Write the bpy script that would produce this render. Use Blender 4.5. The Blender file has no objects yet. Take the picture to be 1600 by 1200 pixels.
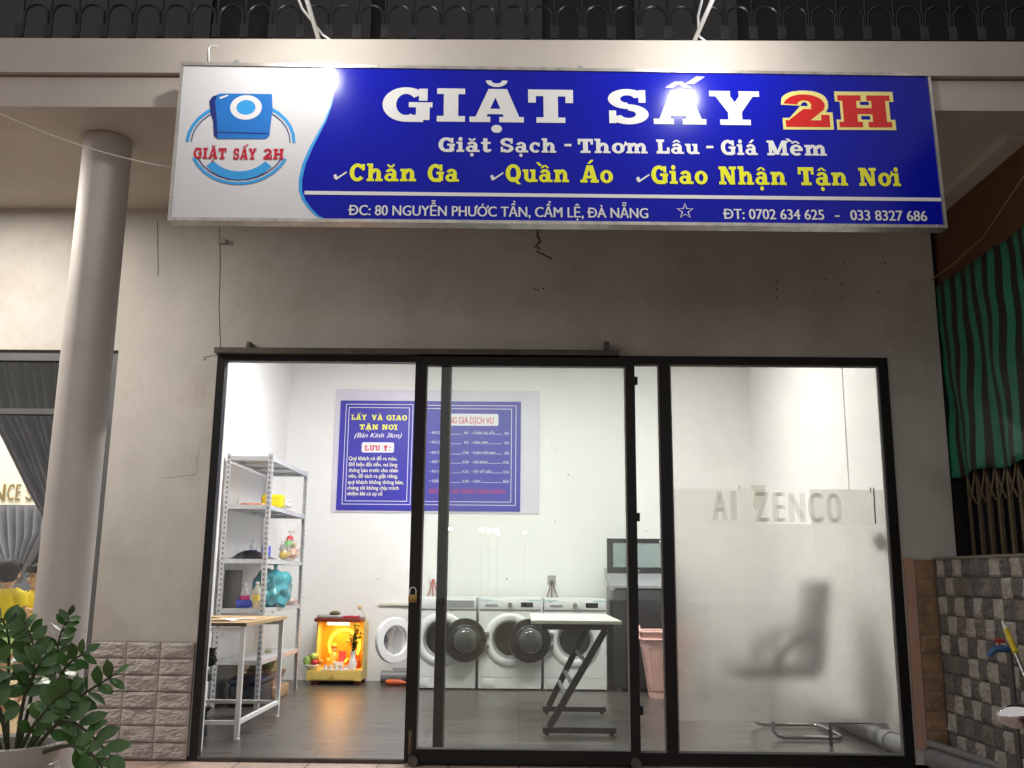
import bpy, bmesh, math, random, unicodedata
from mathutils import Vector, Matrix, Euler, noise
R_ = math.radians
random.seed(7)
SC = bpy.context.scene
COL = SC.collection

# ------------------------------------------------------------------ camera
FPX = 1490.0
PITCH = math.atan(300 / FPX)
cam_d = bpy.data.cameras.new('camera')
cam = bpy.data.objects.new('camera', cam_d); COL.objects.link(cam)
cam_d.sensor_width = 36; cam_d.lens = FPX / 1600 * 36
cam_d.clip_start = 0.05; cam_d.clip_end = 300
CAM = Vector((0, -5.8, 1.05))
ROT = (Matrix.Rotation(R_(.6), 3, 'Z') @ Matrix.Rotation(math.pi / 2 + PITCH, 3, 'X') @ Matrix.Rotation(.0095, 3, 'Z'))
cam.matrix_world = Matrix.Translation(CAM) @ ROT.to_4x4()
SC.camera = cam

# ------------------------------------------------------------------ world, light, exposure
world = bpy.data.worlds.new('World'); SC.world = world; world.use_nodes = True
wn = world.node_tree; bg = wn.nodes['Background']
sky = wn.nodes.new('ShaderNodeTexSky'); sky.sky_type = 'NISHITA'; sky.sun_disc = False
sky.sun_elevation = R_(-4); sky.sun_rotation = R_(200)
wn.links.new(sky.outputs[0], bg.inputs[0]); bg.inputs[1].default_value = 0.10
sun_d = bpy.data.lights.new('street_glow', 'SUN'); sun_d.energy = 1.75; sun_d.angle = R_(160); sun_d.color = (1.0, .94, .91)
sun = bpy.data.objects.new('street_glow', sun_d); COL.objects.link(sun)
sun.rotation_euler = Vector((0.45, 1.0, -0.25)).to_track_quat('-Z', 'Y').to_euler()
SC.view_settings.view_transform = 'Standard'; SC.view_settings.look = 'None'
SC.view_settings.exposure = 0; SC.view_settings.gamma = 1
SC.cycles.use_denoising = True
SC.cycles.max_bounces = 10; SC.cycles.transparent_max_bounces = 12
SC.cycles.sample_clamp_indirect = 6

# ------------------------------------------------------------------ helpers
def ray(px, py): return ROT @ Vector(((px - 800) / FPX, -(py - 600) / FPX, -1))
def U(px, py, Y=None, X=None, Z=None):
    """photo pixel -> the point of that ray on a plane of the place"""
    d = ray(px, py)
    for i, v in enumerate((X, Y, Z)):
        if v is not None: return CAM + d * ((v - CAM[i]) / d[i])

class MB:
    def __init__(s): s.v = []; s.f = []; s.m = []; s.mi = 0; s.sm = []; s.smooth = False
    def add(s, vs, fs, smooth=None):
        b = len(s.v); s.v += [Vector(v) for v in vs]
        for f in fs:
            s.f.append([b + i for i in f]); s.m.append(s.mi); s.sm.append(s.smooth if smooth is None else smooth)
        return s
    def box(s, x0, x1, y0, y1, z0, z1):
        v = [(x, y, z) for z in (z0, z1) for y in (y0, y1) for x in (x0, x1)]
        return s.add(v, [(0, 2, 3, 1), (4, 5, 7, 6), (0, 1, 5, 4), (2, 6, 7, 3), (0, 4, 6, 2), (1, 3, 7, 5)], False)
    def bbox(s, x0, x1, y0, y1, z0, z1, b=.01, seg=2):
        bm = bmesh.new(); bmesh.ops.create_cube(bm, size=1)
        for v in bm.verts: v.co = Vector(((x0 + x1) / 2 + v.co.x * (x1 - x0), (y0 + y1) / 2 + v.co.y * (y1 - y0), (z0 + z1) / 2 + v.co.z * (z1 - z0)))
        bmesh.ops.bevel(bm, geom=bm.edges[:], offset=b, segments=seg, profile=.5, affect='EDGES')
        bm.verts.index_update(); s.add([v.co.copy() for v in bm.verts], [[v.index for v in f.verts] for f in bm.faces], True); bm.free(); return s
    def bar(s, a, b, w, h=None, up=(0, 0, 1)):
        a, b = Vector(a), Vector(b); h = h or w; d = (b - a).normalized(); u = Vector(up)
        if abs(d.dot(u)) > .98: u = Vector((0, 1, 0))
        x = d.cross(u).normalized(); y = x.cross(d).normalized()
        vs = [p + x * sx * w / 2 + y * sy * h / 2 for p in (a, b) for sx, sy in ((-1, -1), (1, -1), (1, 1), (-1, 1))]
        return s.add(vs, [(0, 1, 2, 3), (7, 6, 5, 4), (0, 4, 5, 1), (1, 5, 6, 2), (2, 6, 7, 3), (3, 7, 4, 0)], False)
    def tube(s, pts, r, n=8, cap=True):
        pts = [Vector(p) for p in pts]; rs = r if isinstance(r, (list, tuple)) else [r] * len(pts)
        vs = []; fs = []; px = None
        for i, p in enumerate(pts):
            d = (pts[min(i + 1, len(pts) - 1)] - pts[max(i - 1, 0)]).normalized()
            if px is None:
                u = Vector((0, 0, 1)) if abs(d.z) < .9 else Vector((1, 0, 0)); px = d.cross(u).normalized()
            px = (px - d * px.dot(d)).normalized(); py = d.cross(px)
            vs += [p + (px * math.cos(2 * math.pi * k / n) + py * math.sin(2 * math.pi * k / n)) * rs[i] for k in range(n)]
        for i in range(len(pts) - 1):
            for k in range(n): fs.append((i * n + k, i * n + (k + 1) % n, (i + 1) * n + (k + 1) % n, (i + 1) * n + k))
        if cap: fs += [tuple(range(n))[::-1], tuple(range((len(pts) - 1) * n, len(pts) * n))]
        return s.add(vs, fs, True)
    def lathe(s, prof, c=(0, 0, 0), n=24, axis='Z', a0=0, a1=2 * math.pi):
        c = Vector(c); vs = []; fs = []; full = abs(a1 - a0 - 2 * math.pi) < 1e-6; m = n if full else n + 1
        for r, h in prof:
            for k in range(m):
                a = a0 + (a1 - a0) * k / n; x, y = r * math.cos(a), r * math.sin(a)
                vs.append(c + (Vector((x, y, h)) if axis == 'Z' else Vector((x, h, y)) if axis == 'Y' else Vector((h, x, y))))
        for i in range(len(prof) - 1):
            for k in range(n):
                k2 = (k + 1) % m
                fs.append((i * m + k, i * m + k2, (i + 1) * m + k2, (i + 1) * m + k))
        return s.add(vs, fs, True)
    def ell(s, c, r, n=14, m=9, wob=0, seed=0):
        c = Vector(c); r = Vector(r) if isinstance(r, (tuple, list)) else Vector((r, r, r)); vs = []; fs = []
        for i in range(m + 1):
            t = math.pi * i / m
            for k in range(n):
                a = 2 * math.pi * k / n; d = Vector((math.sin(t) * math.cos(a), math.sin(t) * math.sin(a), math.cos(t)))
                q = 1 + (wob * noise.noise(d * 2.2 + Vector((seed * 7.1, 0, 0))) if wob else 0)
                vs.append(c + Vector((d.x * r.x, d.y * r.y, d.z * r.z)) * q)
        for i in range(m):
            for k in range(n): fs.append((i * n + k, (i + 1) * n + k, (i + 1) * n + (k + 1) % n, i * n + (k + 1) % n))
        return s.add(vs, fs, True)
    def grid(s, fn, nu, nv, smooth=True):
        vs = [fn(i / nu, j / nv) for j in range(nv + 1) for i in range(nu + 1)]
        fs = [(j * (nu + 1) + i, j * (nu + 1) + i + 1, (j + 1) * (nu + 1) + i + 1, (j + 1) * (nu + 1) + i) for j in range(nv) for i in range(nu)]
        return s.add(vs, fs, smooth)
    def build(s, name, mats, parent=None, local=False):
        me = bpy.data.meshes.new(name)
        off = Vector((0, 0, 0)) if (parent is None or local) else -world_loc(parent)
        me.from_pydata([tuple(v + off) for v in s.v], [], s.f)
        mats = mats if isinstance(mats, (list, tuple)) else [mats]
        for m in mats: me.materials.append(m)
        for p, mi, sm in zip(me.polygons, s.m, s.sm): p.material_index = mi; p.use_smooth = sm
        bm = bmesh.new(); bm.from_mesh(me); bmesh.ops.remove_doubles(bm, verts=bm.verts, dist=1e-6)
        bmesh.ops.recalc_face_normals(bm, faces=bm.faces)
        for e in bm.edges:
            if len(e.link_faces) == 2 and e.calc_face_angle(0) > R_(40): e.smooth = False
        bm.to_mesh(me); bm.free()
        o = bpy.data.objects.new(name, me); COL.objects.link(o)
        if parent: o.parent = parent
        return o
def world_loc(o):
    v = Vector(o.location)
    while o.parent: o = o.parent; v += Vector(o.location)
    return v
def tag(o, label, cat, group=None, kind=None):
    if label: o['label'] = label
    if cat: o['category'] = cat
    if group: o['group'] = group
    if kind: o['kind'] = kind
    return o
def thing(name, label, cat, loc=(0, 0, 0), group=None):
    o = bpy.data.objects.new(name, None); COL.objects.link(o); o.location = loc; o.empty_display_size = .1
    return tag(o, label, cat, group)
def dup(root, loc, label=None):
    r = root.copy(); COL.objects.link(r); r.location = loc
    if label: r['label'] = label
    for ch in list(root.children):
        c = ch.copy(); COL.objects.link(c); c.parent = r
        for g in list(ch.children):
            d = g.copy(); COL.objects.link(d); d.parent = c
    return r

# ------------------------------------------------------------------ materials
def mat(name, col, rough=.5, metal=0, var=.12, vs=5, bump=0, bs=60, spec=.5, trans=0, alpha=1, coat=0, stain=None, rvar=0, stretch=(1, 1, 1), sss=0):
    m = bpy.data.materials.new(name); m.use_nodes = True; nt = m.node_tree; p = nt.nodes['Principled BSDF']; L = nt.links.new
    tc = nt.nodes.new('ShaderNodeTexCoord'); mp = nt.nodes.new('ShaderNodeMapping'); mp.inputs['Scale'].default_value = stretch
    L(tc.outputs['Object'], mp.inputs[0])
    n = nt.nodes.new('ShaderNodeTexNoise'); n.inputs['Scale'].default_value = vs; n.inputs['Detail'].default_value = 6; n.inputs['Roughness'].default_value = .62
    L(mp.outputs[0], n.inputs['Vector'])
    r = nt.nodes.new('ShaderNodeValToRGB'); r.color_ramp.elements[0].position = .3; r.color_ramp.elements[1].position = .72
    r.color_ramp.elements[0].color = tuple(max(0, c * (1 - var)) for c in col[:3]) + (1,)
    r.color_ramp.elements[1].color = tuple(min(1, c * (1 + var)) for c in col[:3]) + (1,)
    L(n.outputs[0], r.inputs[0]); out = r.outputs[0]
    if stain:
        n2 = nt.nodes.new('ShaderNodeTexNoise'); n2.inputs['Scale'].default_value = stain[1]; n2.inputs['Detail'].default_value = 8; n2.inputs['Roughness'].default_value = .7
        L(tc.outputs['Object'], n2.inputs['Vector'])
        r2 = nt.nodes.new('ShaderNodeValToRGB'); r2.color_ramp.elements[0].position = stain[2]; r2.color_ramp.elements[1].position = stain[2] + .16
        r2.color_ramp.elements[0].color = (0, 0, 0, 1); r2.color_ramp.elements[1].color = (stain[3],) * 3 + (1,)
        L(n2.outputs[0], r2.inputs[0])
        mx = nt.nodes.new('ShaderNodeMixRGB'); mx.inputs[2].default_value = tuple(stain[0]) + (1,)
        L(r2.outputs[0], mx.inputs[0]); L(out, mx.inputs[1]); out = mx.outputs[0]
    L(out, p.inputs['Base Color'])
    p.inputs['Roughness'].default_value = rough; p.inputs['Metallic'].default_value = metal
    p.inputs['Specular IOR Level'].default_value = spec; p.inputs['Transmission Weight'].default_value = trans
    p.inputs['Alpha'].default_value = alpha; p.inputs['Coat Weight'].default_value = coat
    if sss: p.inputs['Subsurface Weight'].default_value = sss; p.inputs['Subsurface Radius'].default_value = (.01, .005, .003)
    if rvar:
        mr = nt.nodes.new('ShaderNodeMapRange'); mr.inputs[3].default_value = rough - rvar; mr.inputs[4].default_value = rough + rvar
        L(n.outputs[0], mr.inputs[0]); L(mr.outputs[0], p.inputs['Roughness'])
    if bump:
        nb = nt.nodes.new('ShaderNodeTexNoise'); nb.inputs['Scale'].default_value = bs; nb.inputs['Detail'].default_value = 5
        L(mp.outputs[0], nb.inputs['Vector'])
        b = nt.nodes.new('ShaderNodeBump'); b.inputs['Strength'].default_value = bump; b.inputs['Distance'].default_value = .01
        L(nb.outputs[0], b.inputs['Height']); L(b.outputs[0], p.inputs['Normal'])
    return m
def emis(name, col, st):
    m = bpy.data.materials.new(name); m.use_nodes = True; p = m.node_tree.nodes['Principled BSDF']
    p.inputs['Base Color'].default_value = tuple(col) + (1,); p.inputs['Emission Color'].default_value = tuple(col) + (1,); p.inputs['Emission Strength'].default_value = st
    return m
def glass_mat(name, tint=(.95, .97, .95), haze=.03, hazecol=(.75, .76, .73), scale=1.4):
    m = bpy.data.materials.new(name); m.use_nodes = True; nt = m.node_tree; N = nt.nodes.new; L = nt.links.new
    nt.nodes.remove(nt.nodes['Principled BSDF']); out = nt.nodes['Material Output']
    tr = N('ShaderNodeBsdfTransparent'); tr.inputs[0].default_value = tint + (1,)
    gl = N('ShaderNodeBsdfGlossy'); gl.inputs['Roughness'].default_value = .01; gl.inputs[0].default_value = (1, 1, 1, 1)
    fr = N('ShaderNodeFresnel'); fr.inputs[0].default_value = 1.5
    geo = N('ShaderNodeNewGeometry'); fr2 = N('ShaderNodeMath'); fr2.operation = 'MULTIPLY'; fr2.inputs[1].default_value = .9
    L(fr.outputs[0], fr2.inputs[0])
    mx = N('ShaderNodeMixShader'); L(fr2.outputs[0], mx.inputs[0]); L(tr.outputs[0], mx.inputs[1]); L(gl.outputs[0], mx.inputs[2])
    df = N('ShaderNodeBsdfDiffuse'); df.inputs[0].default_value = hazecol + (1,)
    tl = N('ShaderNodeBsdfTranslucent'); tl.inputs[0].default_value = hazecol + (1,)
    dm = N('ShaderNodeMixShader'); dm.inputs[0].default_value = .5; L(df.outputs[0], dm.inputs[1]); L(tl.outputs[0], dm.inputs[2])
    tc = N('ShaderNodeTexCoord'); no = N('ShaderNodeTexNoise'); no.inputs['Scale'].default_value = scale; no.inputs['Detail'].default_value = 9; no.inputs['Roughness'].default_value = .68
    L(tc.outputs['Object'], no.inputs['Vector'])
    mr = N('ShaderNodeMapRange'); mr.inputs[1].default_value = .35; mr.inputs[2].default_value = .75; mr.inputs[3].default_value = haze * .35; mr.inputs[4].default_value = haze * 2.2
    L(no.outputs[0], mr.inputs[0])
    m2 = N('ShaderNodeMixShader'); L(mr.outputs[0], m2.inputs[0]); L(mx.outputs[0], m2.inputs[1]); L(dm.outputs[0], m2.inputs[2])
    L(m2.outputs[0], out.inputs[0]); return m
def frost_mat(name, rough=.5, white=.25):
    m = bpy.data.materials.new(name); m.use_nodes = True; nt = m.node_tree; N = nt.nodes.new; L = nt.links.new
    nt.nodes.remove(nt.nodes['Principled BSDF']); out = nt.nodes['Material Output']
    rf = N('ShaderNodeBsdfRefraction'); rf.inputs['Roughness'].default_value = rough; rf.inputs['IOR'].default_value = 1.3; rf.inputs[0].default_value = (.96, .96, .95, 1)
    tl = N('ShaderNodeBsdfTranslucent'); tl.inputs[0].default_value = (.8, .8, .77, 1)
    mx = N('ShaderNodeMixShader'); tc = N('ShaderNodeTexCoord'); no = N('ShaderNodeTexNoise'); no.inputs['Scale'].default_value = 2; no.inputs['Detail'].default_value = 7
    L(tc.outputs['Object'], no.inputs['Vector'])
    mr = N('ShaderNodeMapRange'); mr.inputs[1].default_value = .3; mr.inputs[2].default_value = .7; mr.inputs[3].default_value = white * .6; mr.inputs[4].default_value = white * 1.4
    L(no.outputs[0], mr.inputs[0]); L(mr.outputs[0], mx.inputs[0]); L(rf.outputs[0], mx.inputs[1]); L(tl.outputs[0], mx.inputs[2]); L(mx.outputs[0], out.inputs[0])
    return m
def plank_mat():
    m = mat('dark_plank_floor', (.085, .076, .071), rough=.3, var=.65, vs=3, bump=.08, bs=30, rvar=.1, stretch=(1.2, 14, 1)); nt = m.node_tree; L = nt.links.new; N = nt.nodes.new
    p = nt.nodes['Principled BSDF']; src = p.inputs['Base Color'].links[0].from_socket
    tc = N('ShaderNodeTexCoord'); b = N('ShaderNodeTexBrick'); b.inputs['Scale'].default_value = 1; b.inputs['Brick Width'].default_value = 1.2; b.inputs['Row Height'].default_value = .13
    b.inputs['Mortar Size'].default_value = .006; b.inputs['Color1'].default_value = (.75, .75, .75, 1); b.inputs['Color2'].default_value = (1.25, 1.2, 1.15, 1); b.inputs['Mortar'].default_value = (.25, .25, .25, 1)
    L(tc.outputs['Object'], b.inputs['Vector'])
    mx = N('ShaderNodeMixRGB'); mx.blend_type = 'MULTIPLY'; mx.inputs[0].default_value = 1; L(src, mx.inputs[1]); L(b.outputs[0], mx.inputs[2]); L(mx.outputs[0], p.inputs['Base Color'])
    return m
def paving_mat():
    m = mat('porch_tile', (.40, .31, .26), rough=.5, var=.3, vs=4, bump=.15, bs=25); nt = m.node_tree; L = nt.links.new; N = nt.nodes.new
    p = nt.nodes['Principled BSDF']; src = p.inputs['Base Color'].links[0].from_socket
    tc = N('ShaderNodeTexCoord'); b = N('ShaderNodeTexBrick'); b.offset = 0; b.inputs['Scale'].default_value = 1; b.inputs['Brick Width'].default_value = .4; b.inputs['Row Height'].default_value = .4
    b.inputs['Mortar Size'].default_value = .006; b.inputs['Color1'].default_value = (.9, .9, .9, 1); b.inputs['Color2'].default_value = (1.1, 1.05, 1.05, 1); b.inputs['Mortar'].default_value = (.4, .4, .4, 1)
    L(tc.outputs['Object'], b.inputs['Vector'])
    mx = N('ShaderNodeMixRGB'); mx.blend_type = 'MULTIPLY'; mx.inputs[0].default_value = 1; L(src, mx.inputs[1]); L(b.outputs[0], mx.inputs[2]); L(mx.outputs[0], p.inputs['Base Color'])
    return m
PLASTER = mat('cream_plaster', (.50, .483, .46), rough=.75, var=.13, vs=1.7, bump=.22, bs=28, stain=((.36, .325, .29), 1.1, .50, .6), stretch=(1, 1, .7))
SOFFIT = mat('soffit_paint', (.52, .48, .42), rough=.8, var=.07, vs=2, bump=.05, bs=30, stain=((.36, .32, .24), 1.1, .58, .35))
FASCIA = mat('fascia_paint', (.50, .45, .41), rough=.7, var=.08, vs=3, bump=.08, bs=40, stain=((.40, .33, .28), 2.6, .55, .45))
PINK = mat('pink_render', (.42, .26, .20), rough=.8, var=.12, vs=4, bump=.2, bs=40)
COLUMN = mat('column_paint', (.50, .47, .45), rough=.6, var=.10, vs=3, bump=.12, bs=50, stain=((.33, .28, .24), 3, .56, .5))
ROOMWALL = mat('room_white', (.80, .80, .79), rough=.7, var=.025, vs=1.6, bump=.04, bs=20, stain=((.66, .65, .62), 2.4, .60, .35))
CEIL = mat('room_ceiling', (.82, .82, .81), rough=.8, var=.02)
FLOOR = plank_mat(); PAVE = paving_mat()
BLACKF = mat('black_frame_paint', (.007, .0065, .0065), rough=.42, var=.3, vs=9, rvar=.12, spec=.3)
GREYRAIL = mat('grey_track', (.10, .09, .08), rough=.5, metal=.5, var=.3, vs=12)
BRASS = mat('worn_brass', (.32, .22, .08), rough=.4, metal=.9, var=.3, vs=30)
STEEL = mat('bright_steel', (.62, .62, .62), rough=.25, metal=1, var=.1, vs=20)
CHROME = mat('chrome', (.75, .75, .76), rough=.08, metal=1, var=.05)
ALU = mat('sign_aluminium', (.48, .46, .43), rough=.35, metal=.85, var=.25, vs=14)
GLASS = glass_mat('clear_glass', (.95, .965, .95), .006)
DIRTY = glass_mat('dusty_glass', (.93, .95, .93), .009)
TINTG = glass_mat('transom_glass', (.80, .82, .80), .03, (.5, .52, .5))
FROST = frost_mat('frosted_film', .31, .16); FROST2 = frost_mat('frosted_band', .30, .35); FROST3 = frost_mat('frosted_letters', .6, .75)
BANDW = frost_mat('bare_band', .12, .9)
SIGNBLUE = mat('sign_blue', (.002, .006, .36), rough=.17, var=.06, vs=2, bump=.012, bs=14, stretch=(4, 1, .6), spec=.25)
SIGNWHITE = mat('sign_white', (.66, .66, .69), rough=.18, var=.02, bump=.012, bs=14, spec=.3)
LETW = mat('letter_white', (.74, .74, .75), rough=.17, var=.02, spec=.25)
LETY = mat('letter_yellow', (.80, .80, .02), rough=.25, var=.03)
LETR = mat('letter_red', (.62, .012, .012), rough=.25, var=.05)
LETCR = mat('letter_cream', (.85, .75, .25), rough=.25, var=.03)
LOGOB = mat('logo_blue', (.01, .16, .55), rough=.25, var=.05); LOGOD = mat('logo_navy', (.004, .02, .18), rough=.25, var=.05); LOGOL = mat('logo_sky', (.03, .32, .75), rough=.25, var=.05)
LOGOR = mat('logo_crimson', (.50, .005, .03), rough=.25, var=.05)
IRON = mat('dark_iron', (.022, .022, .024), rough=.34, metal=.6, var=.35, vs=20)
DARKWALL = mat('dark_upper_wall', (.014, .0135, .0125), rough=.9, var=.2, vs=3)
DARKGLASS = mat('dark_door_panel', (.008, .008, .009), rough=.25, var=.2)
WHITEP = mat('white_paint', (.78, .78, .77), rough=.45, var=.03); WHITEPL = mat('white_plastic', (.74, .75, .76), rough=.3, var=.03, vs=3)
GREYPL = mat('grey_plastic', (.30, .31, .32), rough=.4, var=.08); BLACKPL = mat('black_plastic', (.012, .012, .013), rough=.3, var=.2)
SMOKE = mat('smoked_glass', (.016, .016, .018), rough=.08, var=.2, coat=.5)
BOWLG = mat('door_bowl_glass', (.05, .055, .055), rough=.05, var=.1, coat=1)
DRUM = mat('steel_drum', (.16, .16, .165), rough=.3, metal=.7, var=.2)
PVC = mat('grey_pvc', (.20, .205, .21), rough=.4, var=.15, vs=7, stain=((.30, .27, .22), 5, .55, .6))
PINKPL = mat('pink_plastic', (.78, .50, .45), rough=.45, var=.05, sss=.1)
WOOD = mat('light_desk_wood', (.50, .34, .18), rough=.5, var=.18, vs=4, stretch=(2, 14, 2)); WOODE = mat('desk_edge', (.10, .07, .045), rough=.6, var=.2)
TBLTOP = mat('cream_laminate', (.74, .73, .67), rough=.35, var=.02)
GALV = mat('galvanised_rack', (.60, .61, .63), rough=.42, metal=.35, var=.10, vs=14)
HOLE = mat('rack_slot', (.20, .20, .21), rough=.7)
GOLD = mat('altar_gold', (.58, .36, .06), rough=.4, var=.2, vs=8); GOLDL = mat('altar_yellow_paint', (.68, .50, .14), rough=.45, var=.1)
REDW = mat('altar_red_wood', (.20, .03, .015), rough=.4, var=.2)
PORC = mat('white_porcelain', (.80, .79, .76), rough=.15, var=.02, coat=.4)
LEAF = mat('zz_leaf', (.055, .135, .032), rough=.32, var=.45, vs=9); STEM = mat('zz_stem', (.045, .055, .025), rough=.5, var=.3)
POT = mat('grey_glazed_pot', (.42, .41, .39), rough=.25, var=.1, vs=4); SOIL = mat('potting_soil', (.05, .035, .025), rough=.95, var=.4, bump=.6, bs=50)
CURT = mat('grey_drape', (.26, .26, .31), rough=.85, var=.12, vs=20, bump=.1, bs=200)
SKIN = mat('child_skin', (.60, .37, .26), rough=.5, var=.05, sss=.15); HAIR = mat('black_hair', (.008, .006, .006), rough=.55, var=.3, vs=30, spec=.15)
YSHIRT = mat('yellow_cotton', (.82, .66, .03), rough=.8, var=.06, vs=18, bump=.1, bs=80); GSKIRT = mat('pale_green_skirt', (.50, .72, .34), rough=.8, var=.06, vs=18, bump=.15, bs=30)
STRIPE = mat('striped_sock', (.7, .68, .66), rough=.8, var=.05); SOCKD = mat('sock_stripe', (.06, .03, .03), rough=.8)
DARKF = mat('black_fabric', (.014, .013, .014), rough=.75, var=.4, vs=12, bump=.4, bs=30)
OFFBLK = mat('office_mesh_grey', (.06, .06, .064), rough=.7, var=.2)

# ------------------------------------------------------------------ lettering
def arc(cx, cy, rx, ry, ix, iy, a0, a1, n=18):
    n = max(4, int(abs(a1 - a0) / 360 * 30)); P = []
    for k in range(n):
        q = []
        for rr, kk in ((0, k), (0, k + 1), (1, k + 1), (1, k)):
            a = R_(a0 + (a1 - a0) * kk / n); X, Y = (rx, ry) if rr == 0 else (ix, iy)
            q.append((cx + X * math.cos(a), cy + Y * math.sin(a)))
        P.append(q)
    return P
def rc(x0, x1, y0, y1): return [[(x0, y0), (x1, y0), (x1, y1), (x0, y1)]]
def dg(x0, y0, x1, y1, w): return [[(x0 - w / 2, y0), (x0 + w / 2, y0), (x1 + w / 2, y1), (x1 - w / 2, y1)]]
def disc(cx, cy, r, n=14): return [[(cx + r * math.cos(2 * math.pi * k / n), cy + r * math.sin(2 * math.pi * k / n)) for k in range(n)]]
G = {}
G['I'] = (.62, rc(.15, .47, 0, 1) + rc(0, .62, 0, .17) + rc(0, .62, .83, 1))
G['T'] = (1.0, rc(.34, .66, 0, 1) + rc(.18, .82, 0, .16) + rc(0, 1, .80, 1) + rc(0, .17, .6, .8) + rc(.83, 1, .6, .8))
G['H'] = (1.12, rc(.10, .40, 0, 1) + rc(.72, 1.02, 0, 1) + rc(.4, .72, .41, .6) + sum([rc(x, x + .5, y, y + .17) for x in (0, .62) for y in (0, .83)], []))
G['N'] = (1.15, rc(.12, .34, 0, 1) + rc(.81, 1.03, 0, 1) + dg(.30, 1, .86, 0, .34) + rc(0, .46, 0, .16) + rc(0, .3, .84, 1) + rc(.68, 1.15, .84, 1))
G['A'] = (1.2, dg(.2, 0, .54, 1, .24) + dg(.98, 0, .66, 1, .34) + rc(.36, .84, .24, .4) + rc(0, .46, 0, .16) + rc(.66, 1.2, 0, .16))
G['Y'] = (1.15, rc(.41, .73, 0, .5) + dg(.57, .38, .22, 1, .34) + dg(.57, .38, .93, 1, .32) + rc(.22, .92, 0, .16) + rc(0, .48, .84, 1) + rc(.68, 1.15, .84, 1))
G['V'] = (1.15, dg(.57, 0, .22, 1, .34) + dg(.57, 0, .93, 1, .3) + rc(0, .48, .84, 1) + rc(.68, 1.15, .84, 1))
G['C'] = (1.0, arc(.5, .5, .5, .52, .21, .32, 38, 322) + rc(.78, .96, .62, .98))
G['G'] = (1.1, arc(.52, .5, .52, .52, .22, .32, 40, 300) + rc(.80, .99, .62, .98) + rc(.74, 1.04, .04, .5) + rc(.58, 1.1, .42, .57) + rc(.55, .9, -.02, .19))
G['O'] = (1.04, arc(.52, .5, .52, .52, .22, .32, 0, 360))
G['Q'] = (1.06, arc(.52, .5, .52, .52, .22, .32, 0, 360) + dg(.52, .26, .92, -.14, .26))
G['S'] = (.95, arc(.46, .725, .44, .295, .16, .11, 15, 272) + arc(.48, .275, .46, .295, .17, .11, 92, -165) + rc(.72, .88, .62, .99) + rc(.04, .2, .01, .38))
G['L'] = (.92, rc(.12, .42, 0, 1) + rc(0, .56, .83, 1) + rc(0, .92, 0, .18) + rc(.74, .92, .18, .44))
G['U'] = (1.1, rc(.12, .42, .36, 1) + rc(.72, .98, .36, 1) + arc(.55, .38, .43, .4, .14, .2, 180, 360) + rc(0, .52, .84, 1) + rc(.6, 1.1, .84, 1))
G['2'] = (.98, arc(.46, .68, .44, .34, .15, .15, 172, -38) + dg(.28, .14, .66, .56, .46) + rc(.04, .98, 0, .21) + rc(.80, .98, .21, .38))
G['M'] = (1.35, rc(.12, .32, 0, 1) + rc(.98, 1.24, 0, 1) + dg(.62, .05, .26, 1, .3) + dg(.62, .05, 1.06, 1, .2) + rc(0, .44, 0, .15) + rc(.86, 1.35, 0, .15) + rc(0, .3, .85, 1) + rc(1.06, 1.35, .85, 1))
G['a'] = (.92, arc(.35, .225, .34, .24, .11, .10, 0, 360) + rc(.5, .77, .02, .5) + arc(.42, .48, .35, .26, .10, .11, 0, 165) + rc(.5, .92, 0, .14))
G['c'] = (.76, arc(.4, .36, .4, .38, .14, .22, 42, 318) + rc(.56, .72, .44, .70))
G['e'] = (.82, arc(.41, .36, .41, .38, .15, .22, 0, 316) + rc(.2, .8, .30, .43))
G['h'] = (1.02, rc(.1, .38, 0, 1.02) + rc(0, .38, .87, 1.02) + arc(.56, .42, .34, .32, .07, .15, 0, 170) + rc(.62, .90, 0, .44) + rc(0, .47, 0, .14) + rc(.55, 1.02, 0, .14))
G['n'] = (1.02, rc(.1, .38, 0, .72) + rc(0, .38, .58, .72) + arc(.56, .42, .34, .32, .07, .15, 0, 170) + rc(.62, .90, 0, .44) + rc(0, .47, 0, .14) + rc(.55, 1.02, 0, .14))
G['m'] = (1.5, rc(.1, .36, 0, .72) + rc(0, .36, .58, .72) + arc(.52, .42, .3, .32, .05, .15, 0, 170) + rc(.56, .82, 0, .44) + arc(.98, .42, .3, .32, .05, .15, 0, 170) + rc(1.02, 1.28, 0, .44) + rc(0, .44, 0, .13) + rc(.49, .9, 0, .13) + rc(.96, 1.4, 0, .13))
G['i'] = (.52, rc(.12, .40, 0, .72) + rc(0, .40, .58, .72) + rc(0, .52, 0, .14) + disc(.26, .91, .14))
G['o'] = (.84, arc(.42, .36, .42, .38, .15, .22, 0, 360))
G['u'] = (1.0, rc(.1, .38, .26, .72) + rc(.6, .86, 0, .72) + arc(.48, .28, .38, .3, .10, .13, 180, 360) + rc(0, .38, .58, .72) + rc(.5, .86, .58, .72) + rc(.6, 1.0, 0, .14))
G['t'] = (.68, rc(.14, .42, .14, .98) + rc(0, .64, .58, .72) + arc(.42, .2, .28, .22, .0, .06, 180, 360))
G['-'] = (.46, rc(.04, .42, .32, .46)); G[' '] = (.5, [])
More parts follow.
